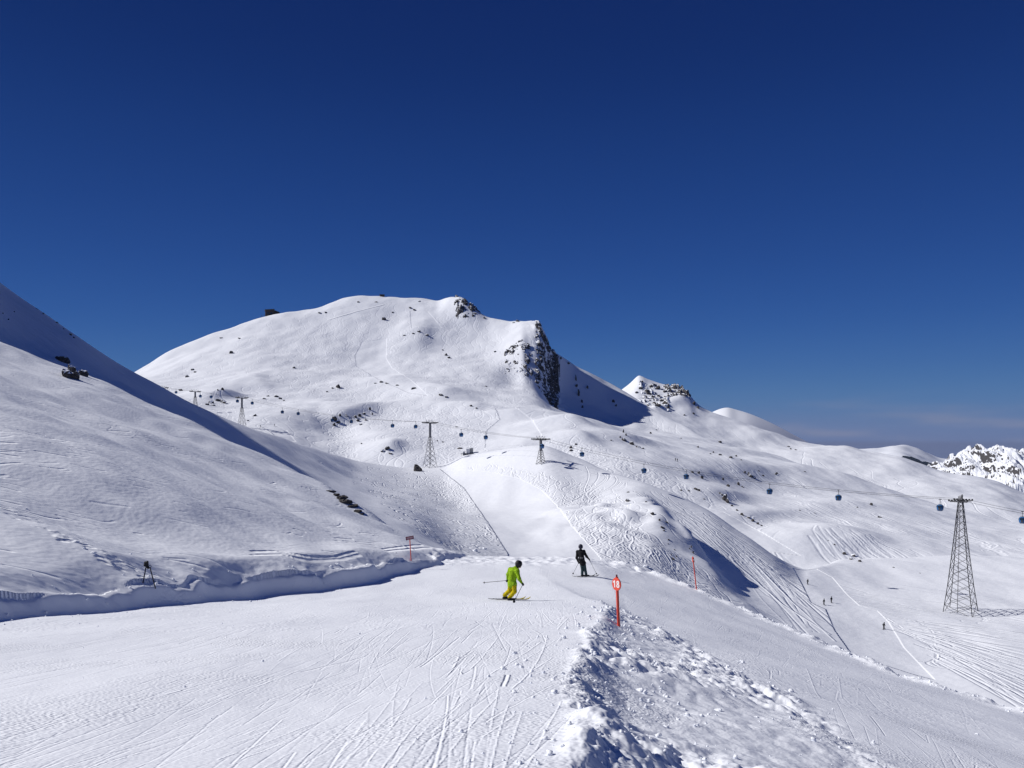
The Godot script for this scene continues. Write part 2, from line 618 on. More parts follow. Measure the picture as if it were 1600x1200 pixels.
	var p_rows := [
		[[900, 700, 905], [970, 660, 895], [1020, 672, 870], [1060, 690, 850], [1110, 714, 830], [1150, 728, 810], [1200, 742, 780], [1300, 765, 705], [1400, 805, 610], [1600, 852, 535], [1900, 865, 515]],
		[[900, 665, 1020], [970, 634, 1020], [1020, 640, 1000], [1060, 658, 975], [1110, 678, 950], [1150, 692, 930], [1200, 704, 900], [1300, 727, 830], [1400, 757, 750], [1600, 806, 640], [1900, 855, 600]],
		p2, shifted(p2, 30, 60)]
	humps.clear()
	draft = loft(p_rows, 900, 1900, 10.0, [20, 20, 3], STILL)
	for h in [[1045, 632, 3, 90, 10, 8, 40], [1150, 690, 2, 90, 20, 12, 45], [1300, 712, 3, 60, 60, 30, 50], [1380, 735, 5, 80, 60, 25, 50], [1460, 768, 4, 60, 50, 22, 50], [1540, 775, 4, 60, 50, 22, 55], [1330, 745, -4, 70, 40, 60, 50], [1220, 700, -3, 90, 40, 60, 45], [1570, 800, 4, 50, 50, 20, 60]]:
		hump(draft, h[0], h[1], h[2], h[3], h[4], h[5], h[6])
	s_plateau = loft(p_rows, 900, 1900, 2.5, [36, 50, 8], ROLL)
	sheets.append(s_plateau)


func make_terrain() -> void:
	var g := part("ground", sheet_mesh(s_near, BOX_NEAR, [mats.piste, mats.drift, mats.piste_close], 1), null)
	tag(g, "chewed up grey white ski run in front with its shaded snow bank", "ground", "", "structure")
	g = part("hillside", sheet_mesh(s_hill, BOX_NEAR, [mats.drift_far]), null)
	tag(g, "smooth wind-packed snow hillside falling towards the ski run", "hill", "", "structure")
	g = part("hill", sheet_mesh(s_knoll, BOX_KNOLL, [mats.knoll]), null)
	tag(g, "snow hill with a groomed ramp and zigzag ski tracks, and the valley floor below", "hill", "", "structure")
	g = part("mountain", sheet_mesh(s_mount, BOX_MOUNT, [mats.mount]), null)
	tag(g, "broad snowy mountain covered with ski tracks", "mountain", "", "structure")
	g = part("mountain", sheet_mesh(s_plateau, BOX_MOUNT, [mats.mount]), null)
	tag(g, "rolling snow slopes running down from the crag-topped peak", "mountain", "", "structure")
	# a dome behind, the craggy mountain across the valley and the pale hill far off
	var dome := [[1060, 672, 1500], [1090, 655, 1500], [1105, 643, 1500], [1135, 633, 1500], [1150, 637, 1500], [1170, 645, 1490], [1200, 660, 1480], [1240, 683, 1470], [1270, 700, 1470]]
	var s := loft([shifted(dome, 60, -260), shifted(dome, 22, -110), dome, shifted(dome, 20, 120)], 1060, 1270, 2.5, [12, 16, 6], FAR)
	g = part("mountain", sheet_mesh(s, BOX_MOUNT, [mats.plain_snow]), null)
	tag(g, "rounded white dome behind the crag-topped peak", "mountain", "", "structure")
	var crag := [[1380, 760, 2700], [1430, 738, 2700], [1455, 724, 2700], [1480, 711, 2680], [1510, 703, 2650], [1540, 705, 2620], [1570, 698, 2600], [1600, 695, 2600], [1700, 680, 2600], [1900, 690, 2600]]
	s = loft([shifted(crag, 120, -900), shifted(crag, 62, -480), shifted(crag, 30, -160), crag, shifted(crag, 10, 300)], 1380, 1900, 1.5, [16, 50, 40, 8], CRAG)
	g = part("mountain", split_mesh(s, 0.46), null)
	tag(g, "craggy mountain with dark rock ribs across the valley", "mountain", "", "structure")
	var pale := [[1250, 705, 6000], [1300, 701, 6000], [1340, 702, 6000], [1370, 700, 6000], [1408, 695, 6000], [1430, 700, 6000], [1450, 708, 6000], [1475, 716, 6000], [1520, 722, 6000], [1900, 730, 6000]]
	s = loft([shifted(pale, 60, -1500), shifted(pale, 18, -500), shifted(pale, 8, -180), pale, shifted(pale, 6, 500)], 1250, 1900, 2.5, [10, 14, 10, 4], FAR)
	g = part("mountain", sheet_mesh(s, BOX_MOUNT, [mats.plain_snow, mats.forest], 2), null)
	tag(g, "pale far hill above a dark forested valley", "mountain", "", "structure")
	# low land that closes the view below and behind
	var st := SurfaceTool.new()
	st.begin(Mesh.PRIMITIVE_TRIANGLES)
	for q in [[-9000, -9000], [9000, -9000], [9000, 4000], [-9000, 4000]]:
		st.set_normal(Vector3.UP)
		st.add_vertex(Vector3(q[0], -420.0, q[1]))
	for q in [0, 1, 2, 0, 2, 3]:
		st.add_index(q)
	g = part("terrain", st.commit(), mats.forest)
	tag(g, "dark valley land far below the ski slopes", "land", "", "structure")
	# the slope that goes on behind the photographer
	var ds := PackedFloat32Array()
	st = SurfaceTool.new()
	st.begin(Mesh.PRIMITIVE_TRIANGLES)
	var xs := 41
	for j in 26:
		var d2 := -40.0 + j * 1.7
		near_row(d2)
		for i in xs:
			var x := -30.0 + i * 1.5
			st.set_uv(Vector2((x - BOX_NEAR.position.x) / BOX_NEAR.size.x, (d2 - BOX_NEAR.position.y) / BOX_NEAR.size.y))
			st.add_vertex(Vector3(x, near_height(x, d2) - (0.04 if d2 > 1.0 else 0.0), -d2))
	for j in 25:
		for i in xs - 1:
			var a := j * xs + i
			for q in [a, a + xs, a + 1, a + 1, a + xs, a + xs + 1]:
				st.add_index(q)
	st.generate_normals()
	g = part("slope", st.commit(), mats.plain_snow)
	tag(g, "snow slope that goes on uphill behind the ski run", "ground", "", "structure")


# a sheet whose steep faces are rock and the rest snow
func split_mesh(s: Sheet, steep: float) -> ArrayMesh:
	var p := s.p
	var nc := s.nc
	var lists := [PackedVector3Array(), PackedVector3Array()]
	var norms := [PackedVector3Array(), PackedVector3Array()]
	for j in s.nr - 1:
		for i in nc - 1:
			var a := j * nc + i
			for t in [[a, a + nc, a + 1], [a + 1, a + nc, a + nc + 1]]:
				var n: Vector3 = (p[t[2]] - p[t[0]]).cross(p[t[1]] - p[t[0]]).normalized()
				if n.y < 0.0:
					n = -n
				var q := p[a]
				var w: int = 1 if n.y < steep + 0.16 * n_mid.get_noise_2d(q.x * 0.03, q.z * 0.03) else 0
				for v in t:
					lists[w].append(p[v])
					norms[w].append(n)
	var m := ArrayMesh.new()
	for w in 2:
		if lists[w].is_empty():
			continue
		var arr := []
		arr.resize(Mesh.ARRAY_MAX)
		arr[Mesh.ARRAY_VERTEX] = lists[w]
		arr[Mesh.ARRAY_NORMAL] = norms[w]
		m.add_surface_from_arrays(Mesh.PRIMITIVE_TRIANGLES, arr)
		m.surface_set_material(m.get_surface_count() - 1, [mats.plain_snow, mats.rock][w])
	return m


# ---------------------------------------------------------------- tracks, pistes and materials
func plan(s: Sheet, px: float, py: float) -> Vector2:
	var q := s.meet(px, py)
	return Vector2(q.x, -q.z) if q.z < 0.0 else Vector2(NAN, NAN)


func plan_line(s: Sheet, pts: Array) -> PackedVector2Array:
	var out := PackedVector2Array()
	for k in pts.size() - 1:
		for q in 6:
			var c: Vector2 = Vector2(pts[k][0], pts[k][1]).lerp(Vector2(pts[k + 1][0], pts[k + 1][1]), q / 6.0)
			var v := plan(s, c.x, c.y)
			if not is_nan(v.x):
				out.append(v)
	var e := plan(s, pts[-1][0], pts[-1][1])
	if not is_nan(e.x):
		out.append(e)
	return out


func downhill(s: Sheet, p: Vector2) -> Vector2:
	var e := 3.0
	var a := s.height(p.x - e, p.y)
	var b := s.height(p.x + e, p.y)
	var c := s.height(p.x, p.y - e)
	var d := s.height(p.x, p.y + e)
	if is_nan(a) or is_nan(b) or is_nan(c) or is_nan(d):
		return Vector2.ZERO
	return Vector2(a - b, c - d).normalized()


# a skier's run: downhill with turns
func run_down(r: Relief, s: Sheet, p: Vector2, long: float, swing: float, turn: float, step: float) -> PackedVector2Array:
	var out := PackedVector2Array()
	var g := 0.0
	var ph := r.rng.randf() * TAU
	var dir := Vector2(0, -1)
	while g < long:
		var h := downhill(s, p)
		if h == Vector2.ZERO:
			break
		dir = dir.lerp(h, 0.3).normalized()
		out.append(p)
		p += dir.rotated(swing * sin(ph + g / turn)) * step
		g += step
	return out


func runs(r: Relief, s: Sheet, poly: Array, count: int, long: float, swing: float, turn: float, wide: float, deep: float) -> void:
	var pp := PackedVector2Array()
	var lo := Vector2(1e9, 1e9)
	var hi := -lo
	for q in poly:
		var v := Vector2(q[0], q[1])
		pp.append(v)
		lo = lo.min(v)
		hi = hi.max(v)
	var made := 0
	for tries in count * 4:
		var c := Vector2(r.rng.randf_range(lo.x, hi.x), r.rng.randf_range(lo.y, hi.y))
		if not Geometry2D.is_point_in_polygon(c, pp):
			continue
		var p := plan(s, c.x, c.y)
		if is_nan(p.x):
			continue
		var l := run_down(r, s, p, long * r.rng.randf_range(0.4, 1.3), swing * r.rng.randf_range(0.4, 1.2), turn * r.rng.randf_range(0.7, 1.5), 1.3)
		var dp := deep * r.rng.randf_range(0.45, 1.15)
		r.line(l, wide, -dp)
		if r.rng.randf() < 0.4:
			var l2 := PackedVector2Array()
			for q in l:
				l2.append(q + Vector2(wide * 1.1, 0))
			r.line(l2, wide * 0.7, dp * 0.6)
		made += 1
		if made >= count:
			return


# a groomed run: tracks are flattened and the surface lies lower than the snow beside it
func groomed(r: Relief, s: Sheet, left: Array, right: Array, deep: float) -> void:
	var pp := plan_line(s, left)
	var q := plan_line(s, right)
	q.reverse()
	pp.append_array(q)
	if pp.size() < 3:
		return
	var lo := Vector2(1e9, 1e9)
	var hi := -lo
	for v in pp:
		lo = lo.min(v)
		hi = hi.max(v)
	var tx := r.box.size.x / r.n
	var td := r.box.size.y / r.n
	for y in range(maxi(0, int((lo.y - r.box.position.y) / td)), mini(r.n, int((hi.y - r.box.position.y) / td) + 1)):
		# where the row crosses the outline
		var d := r.box.position.y + (y + 0.5) * td
		var xs := []
		for k in pp.size():
			var a := pp[k]
			var b := pp[(k + 1) % pp.size()]
			if (a.y > d) != (b.y > d):
				xs.append(a.x + (d - a.y) / (b.y - a.y) * (b.x - a.x))
		xs.sort()
		for k in range(0, xs.size() - 1, 2):
			for x in range(maxi(0, int((xs[k] - r.box.position.x) / tx)), mini(r.n, int((xs[k + 1] - r.box.position.x) / tx) + 1)):
				r.v[y * r.n + x] = -deep


func add_noise(r: Relief, noise: FastNoiseLite, amp: float) -> void:
	var im := noise.get_image(r.n, r.n, false, false, true)
	im.convert(Image.FORMAT_RF)
	var f := im.get_data().to_float32_array()
	for k in r.v.size():
		r.v[k] += f[k] * amp


# marks of ski edges on the near run; the same marks are drawn at two scales
func piste_relief(box: Rect2) -> Relief:
	var r := Relief.new(2048, box)
	r.rng.seed = 21
	var close := box.size.y < 20.0
	for k in 12000:
		var d := 2.0 + 62.0 * pow(r.rng.randf(), 1.9)
		var x := r.rng.randf_range(-13.0, 12.0)
		var kind := r.rng.randf()
		var side := kind < 0.06
		var a := r.rng.randfn(0.03, 0.1) if not side else r.rng.randf_range(-1.4, 1.4)
		if kind > 0.85:
			a = r.rng.randfn(0.15, 0.18)
		if x > 2.0:
			a += 0.3
		var bend := r.rng.randfn(0.0, 0.012) if not side else r.rng.randfn(0.0, 0.1)
		var long := 0.25 + 7.0 * pow(r.rng.randf(), 2.2) if not side else r.rng.randf_range(0.2, 1.1)
		var w := r.rng.randf_range(0.006, 0.014) if r.rng.randf() < 0.93 else r.rng.randf_range(0.014, 0.02)
		var dp := w * (0.16 + 0.6 * pow(r.rng.randf(), 2.0))
		if d < 6.0:
			w = minf(w, 0.008)
			long *= 0.55
			dp = minf(dp, 0.0055)
		var up := r.rng.randf() < 0.25
		var rim := r.rng.randf() < 0.15
		var keep := r.rng.randf()
		if d < 27.0 and x > t_left.at(d + 1.0) - 0.4 and (x < t_right.at(d) + 0.4 or keep < 0.6):
			continue
		if d > box.end.y + 0.5 or d + long < box.position.y:
			continue
		if not close:
			w = maxf(w, 0.017)
		var l := PackedVector2Array()
		var p := Vector2(x, d)
		var g := 0.0
		while g < long:
			l.append(p)
			p += Vector2(sin(a), cos(a)) * 0.15
			a += bend * 0.15
			g += 0.15
		r.line(l, w, dp if up else -dp)
		if rim:
			var l2 := PackedVector2Array()
			for q in l:
				l2.append(q + Vector2(w * 1.5, 0))
			r.line(l2, w * 0.9, dp * 0.8)
	# deeper cuts where edges bit
	for k in 170:
		var p := Vector2(r.rng.randf_range(-9.5, 0.5), 5.5 + 22.0 * pow(r.rng.randf(), 1.3))
		var a := r.rng.randfn(-0.03, 0.07)
		var long := 0.5 + 4.5 * pow(r.rng.randf(), 2.0)
		var w := r.rng.randf_range(0.008, 0.016) * minf(1.0, p.y / 11.0)
		var l := PackedVector2Array()
		for q in int(long / 0.15) + 2:
			l.append(p)
			p += Vector2(sin(a), cos(a)) * 0.15
			a += r.rng.randfn(0.0, 0.004)
		r.line(l, maxf(w, 0.0 if close else 0.016), -w * r.rng.randf_range(0.4, 0.8))
	# crumbly grain, stronger in chewed patches
	var tex := box.size / 2048.0
	var noise := FastNoiseLite.new()
	noise.noise_type = FastNoiseLite.TYPE_SIMPLEX
	noise.frequency = 0.16
	noise.fractal_octaves = 3
	var patch := FastNoiseLite.new()
	patch.frequency = 0.35 * tex.y
	patch.seed = 3
	var im := noise.get_image(2048, 2048, false, false, true)
	im.convert(Image.FORMAT_RF)
	var f := im.get_data().to_float32_array()
	im = patch.get_image(2048, 2048, false, false, true)
	im.convert(Image.FORMAT_RF)
	var g2 := im.get_data().to_float32_array()
	var amp := 0.011 if close else 0.014
	for k in r.v.size():
		r.v[k] += f[k] * amp * (0.3 + maxf(0.0, g2[k] - 0.42) * 3.0)
	return r


# wind-cut ripples, two ski tracks and a trail of footprints on the hillside
func drift_relief() -> Relief:
	var r := Relief.new(2048, BOX_DRIFT)
	var n := FastNoiseLite.new()
	n.seed = 12
	n.frequency = 0.045
	for k in 9000:
		var x := r.rng.randf_range(-78.0, -5.0)
		var d := r.rng.randf_range(16.0, 118.0)
		if x > t_bank_x.at(d) - 1.5:
			continue
		var v := n.get_noise_2d(x, d * 0.8)
		var keep := r.rng.randf()
		var a := r.rng.randfn(0.85, 0.16)
		var long := 0.3 + 2.2 * pow(r.rng.randf(), 2.0)
		var w := r.rng.randf_range(0.07, 0.16)
		var deep := w * r.rng.randf_range(0.15, 0.5)
		var bend := r.rng.randfn(0.0, 0.3)
		if keep > 0.12 + 0.88 * ss(0.0, 0.35, v):
			continue
		var l := PackedVector2Array()
		var p := Vector2(x, d)
		var g := 0.0
		while g < long:
			l.append(p)
			p += Vector2(sin(a), cos(a)) * 0.15
			a += bend * 0.15
			g += 0.15
		r.line(l, w, -deep)
	for q in [[[396, 862], [430, 861], [462, 866], [492, 872], [525, 871], [556, 862]], [[396, 867], [440, 866], [480, 876], [530, 874], [562, 866]], [[600, 858], [630, 854], [665, 851], [690, 854]], [[605, 861], [640, 858], [680, 855]]]:
		r.line(plan_line(s_near, q), 0.22, -0.09)
	for k in 110:
		var t := r.rng.randf()
		var p := plan(s_near, lerpf(0.0, 250.0, t) + r.rng.randfn(0.0, 7.0), lerpf(792.0, 908.0, t) + r.rng.randfn(0.0, 4.0))
		if not is_nan(p.x):
			r.line(PackedVector2Array([p, p + Vector2(r.rng.randf_range(0.05, 0.25), r.rng.randf_range(-0.1, 0.2))]), r.rng.randf_range(0.07, 0.17), r.rng.randf_range(-0.09, 0.08))
	var noise := FastNoiseLite.new()
	noise.frequency = 0.12
	noise.fractal_octaves = 3
	add_noise(r, noise, 0.02)
	return r


func knoll_relief() -> Relief:
	var r := Relief.new(2048, BOX_KNOLL)
	var s := s_knoll
	runs(r, s, [[570, 748], [640, 738], [700, 748], [735, 790], [790, 862], [700, 862], [600, 800]], 340, 70.0, 0.9, 3.4, 0.4, 0.3)
	runs(r, s, [[480, 705], [560, 725], [690, 735], [640, 760], [560, 770]], 40, 80.0, 0.7, 5.0, 0.36, 0.2)
	runs(r, s, [[700, 733], [760, 722], [850, 738], [930, 750], [975, 775], [1000, 830], [990, 885], [930, 870], [880, 815], [830, 765]], 520, 45.0, 1.0, 2.9, 0.36, 0.19)
	runs(r, s, [[900, 722], [1010, 762], [1100, 798], [1200, 875], [1140, 875], [1040, 800]], 170, 80.0, 0.16, 6.0, 0.36, 0.2)
	for k in 34:
		var t := r.rng.randf()
		var a := [1120.0 + 60.0 * t + r.rng.randf() * 40, 862.0 + 20.0 * t + r.rng.randf() * 10]
		var b := [1230.0 + r.rng.randf() * 110, 925.0 + 80.0 * r.rng.randf()]
		r.line(plan_line(s, [a, [(a[0] + b[0]) * 0.5, (a[1] + b[1]) * 0.5 + r.rng.randf_range(-6, 10)], b]), 0.5, r.rng.randf_range(-0.25, 0.2))
	for k in 150:
		var t := r.rng.randf()
		var a := [1393.0 + 70.0 * t + r.rng.randf() * 60, 966.0 + 70.0 * t + r.rng.randf() * 6]
		var b := [1640.0, 1000.0 + 130.0 * t + r.rng.randf_range(-15, 15)]
		r.line(plan_line(s, [a, [(a[0] + b[0]) * 0.5, (a[1] + b[1]) * 0.5 + r.rng.randf_range(-2, 2)], b]), 0.38, r.rng.randf_range(-0.3, 0.14))
	for k in 10:
		var y := 905.0 + k * 6.0 + r.rng.randf() * 6.0
		r.line(plan_line(s, [[1340.0 + r.rng.randf() * 60, y + 20], [1480, y + 26 + r.rng.randf() * 10], [1640, y + 30 + r.rng.randf() * 40]]), 0.5, 0.15)
	groomed(r, s, [[688, 733], [725, 762], [760, 812], [794, 864], [800, 880]], [[762, 737], [812, 748], [845, 765], [870, 790], [900, 830], [938, 872], [950, 890]], 0.34)
	groomed(r, s, [[1208, 875], [1240, 888], [1255, 915], [1268, 942], [1291, 952], [1305, 985], [1330, 1020]], [[1262, 882], [1300, 902], [1322, 928], [1342, 946], [1370, 954], [1388, 972], [1412, 1012], [1460, 1062]], 0.3)
	for k in 30:
		var t := r.rng.randf()
		r.line(plan_line(s, [[1300 + 70 * t, 960], [1345 + 85 * t, 1040]]), 0.3, -0.32)
	var noise := FastNoiseLite.new()
	noise.frequency = 0.05
	add_noise(r, noise, 0.12)
	return r


func mount_relief() -> Relief:
	var r := Relief.new(2048, BOX_MOUNT)
	var s := s_mount
	runs(r, s, [[230, 600], [420, 500], [560, 470], [700, 470], [840, 520], [830, 600], [900, 660], [840, 690], [600, 680], [420, 660]], 620, 120.0, 0.95, 5.5, 0.65, 0.22)
	runs(r, s, [[420, 500], [640, 480], [640, 600], [420, 600]], 160, 90.0, 1.0, 5.0, 0.65, 0.2)
	runs(r, s, [[700, 540], [820, 560], [900, 650], [760, 640]], 160, 80.0, 1.0, 5.0, 0.65, 0.22)
	runs(r, s, [[480, 640], [780, 640], [760, 720], [600, 725], [480, 690]], 130, 70.0, 1.1, 6.0, 0.6, 0.24)
	runs(r, s, [[780, 690], [900, 680], [1060, 745], [1000, 752], [900, 710]], 190, 60.0, 1.1, 5.0, 0.6, 0.24)
	runs(r, s, [[900, 640], [1000, 620], [1200, 730], [1400, 800], [1380, 850], [1250, 830], [1050, 740]], 420, 160.0, 0.28, 9.0, 0.65, 0.22)
	runs(r, s, [[1200, 760], [1600, 830], [1600, 890], [1250, 860]], 90, 130.0, 0.15, 12.0, 0.8, 0.25)
	runs(r, s_plateau, [[970, 600], [1100, 660], [1250, 700], [1400, 740], [1600, 800], [1500, 810], [1200, 730], [1050, 660]], 60, 130.0, 0.15, 12.0, 0.9, 0.3)
	groomed(r, s, [[566, 534], [555, 556], [557, 572], [590, 592], [640, 614]], [[604, 528], [603, 560], [612, 575], [642, 594], [668, 618]], 0.32)
	groomed(r, s, [[641, 486], [643, 512]], [[668, 486], [690, 512]], 0.32)
	groomed(r, s, [[775, 638], [782, 655], [762, 672], [758, 700]], [[805, 636], [830, 655], [846, 680], [846, 700]], 0.32)
	groomed(r, s, [[405, 664], [425, 676], [440, 690]], [[430, 664], [447, 672], [462, 690]], 0.32)
	groomed(r, s, [[1090, 790], [1140, 820], [1200, 862]], [[1130, 800], [1190, 832], [1250, 868]], 0.32)
	r.line(plan_line(s, [[512, 500], [560, 486], [600, 476]]), 1.2, 0.8)
	var noise := FastNoiseLite.new()
	noise.frequency = 0.08
	add_noise(r, noise, 0.2)
	return r


func noise_texture(freq: float, oct: int, seed_: int, ramp: Array) -> NoiseTexture2D:
	var n := FastNoiseLite.new()
	n.frequency = freq
	n.fractal_octaves = oct
	n.seed = seed_
	var t := NoiseTexture2D.new()
	t.width = 512
	t.height = 512
	t.seamless = true
	t.noise = n
	if ramp:
		var g := Gradient.new()
		g.offsets = PackedFloat32Array([0.0, 0.5, 1.0])
		g.colors = PackedColorArray([ramp[0], ramp[1], ramp[2]])
		t.color_ramp = g
	return t


# creased fabric
func cloth(r: float, g: float, b: float) -> StandardMaterial3D:
	var m := flat(r, g, b, 0.85, 0.25)
	m.uv1_triplanar = true
	m.uv1_scale = Vector3(2.6, 1.7, 2.6)
	m.heightmap_enabled = true
	m.heightmap_scale = 9.0
	m.heightmap_texture = creases
	return m


var creases: Texture2D


func make_materials() -> void:
	creases = noise_texture(0.018, 3, 6, [])
	var rock := StandardMaterial3D.new()
	rock.albedo_texture = noise_texture(0.02, 5, 4, [Color(0.17, 0.165, 0.17), Color(0.31, 0.3, 0.3), Color(0.46, 0.445, 0.44)])
	rock.roughness = 0.95
	rock.metallic_specular = 0.2
	rock.uv1_triplanar = true
	rock.uv1_world_triplanar = true
	rock.uv1_scale = Vector3(0.12, 0.12, 0.12)
	rock.heightmap_enabled = true
	rock.heightmap_scale = 40.0
	rock.heightmap_texture = noise_texture(0.03, 5, 8, [])
	mats.rock = rock
	mats.forest = flat(0.022, 0.03, 0.036, 0.95, 0.1)
	mats.plain_snow = snow(null)
	mats.drift = snow(null)
	mats.drift.uv1_scale = Vector3(BOX_NEAR.size.x / BOX_DRIFT.size.x, BOX_NEAR.size.y / BOX_DRIFT.size.y, 1)
	mats.drift.uv1_offset = Vector3((BOX_NEAR.position.x - BOX_DRIFT.position.x) / BOX_DRIFT.size.x, (BOX_NEAR.position.y - BOX_DRIFT.position.y) / BOX_DRIFT.size.y, 0)
	mats.drift_far = mats.drift
	mats.piste = snow(null)
	mats.piste_close = snow(null)
	mats.piste_close.uv1_scale = Vector3(BOX_NEAR.size.x / BOX_CLOSE.size.x, BOX_NEAR.size.y / BOX_CLOSE.size.y, 1)
	mats.piste_close.uv1_offset = Vector3((BOX_NEAR.position.x - BOX_CLOSE.position.x) / BOX_CLOSE.size.x, (BOX_NEAR.position.y - BOX_CLOSE.position.y) / BOX_CLOSE.size.y, 0)
	mats.knoll = snow(null)
	mats.mount = snow(null)
	mats.red = flat(0.72, 0.075, 0.04, 0.45, 0.5)
	mats.dark_red = flat(0.16, 0.02, 0.035, 0.6, 0.4)
	mats.white = flat(0.8, 0.8, 0.8, 0.6, 0.4)
	mats.steel = flat(0.19, 0.19, 0.2, 0.55, 0.5)
	mats.steel.metallic = 0.4
	mats.dark_steel = flat(0.055, 0.055, 0.06, 0.6, 0.5)
	mats.black = flat(0.012, 0.012, 0.014, 0.6, 0.4)
	mats.blue = flat(0.03, 0.13, 0.33, 0.3, 0.5)
	mats.glass = flat(0.02, 0.035, 0.055, 0.1, 0.6)
	mats.rubber = flat(0.02, 0.02, 0.02, 0.9, 0.3)
	mats.rope = flat(0.06, 0.06, 0.065, 0.6, 0.5)
	mats.lime = cloth(0.36, 0.6, 0.02)
	mats.yellow = cloth(0.74, 0.6, 0.012)
	mats.skin = flat(0.5, 0.3, 0.22, 0.6, 0.4)
	mats.charcoal = cloth(0.022, 0.022, 0.026)
	mats.teal = cloth(0.05, 0.09, 0.1)
	mats.navy = flat(0.015, 0.014, 0.035, 0.5, 0.4)
	mats.grey_wall = flat(0.35, 0.35, 0.35, 0.8, 0.3)
	mats.timber = flat(0.07, 0.055, 0.05, 0.9, 0.2)


# ---------------------------------------------------------------- shapes
func box_mesh(s: Vector3) -> BoxMesh:
	var m := BoxMesh.new()
	m.size = s
	return m


func rod_mesh(r0: float, r1: float, h: float, sides := 8) -> CylinderMesh:
	var m := CylinderMesh.new()
	m.bottom_radius = r0
	m.top_radius = r1
	m.height = h
	m.radial_segments = sides
	m.rings = 1
	return m


# a mesh one metre long in y, laid from a to b and made thick
func lay(o: Node3D, a: Vector3, b: Vector3, thick := 1.0, wide := 0.0) -> Node3D:
	var y := b - a
	var x := y.cross(Vector3.FORWARD if absf(y.normalized().z) < 0.9 else Vector3.RIGHT).normalized()
	var z := x.cross(y).normalized()
	o.transform = Transform3D(Basis(x * thick, y, z * (wide if wide > 0.0 else thick)), (a + b) * 0.5)
	return o


func bar(called: String, a: Vector3, b: Vector3, thick: float, mat: Material, parent: Node) -> MeshInstance3D:
	var o := part(called, unit_bar, mat, parent)
	lay(o, a, b, thick)
	return o


var unit_bar := box_mesh(Vector3.ONE)
var unit_rod := rod_mesh(1.0, 1.0, 1.0, 10)


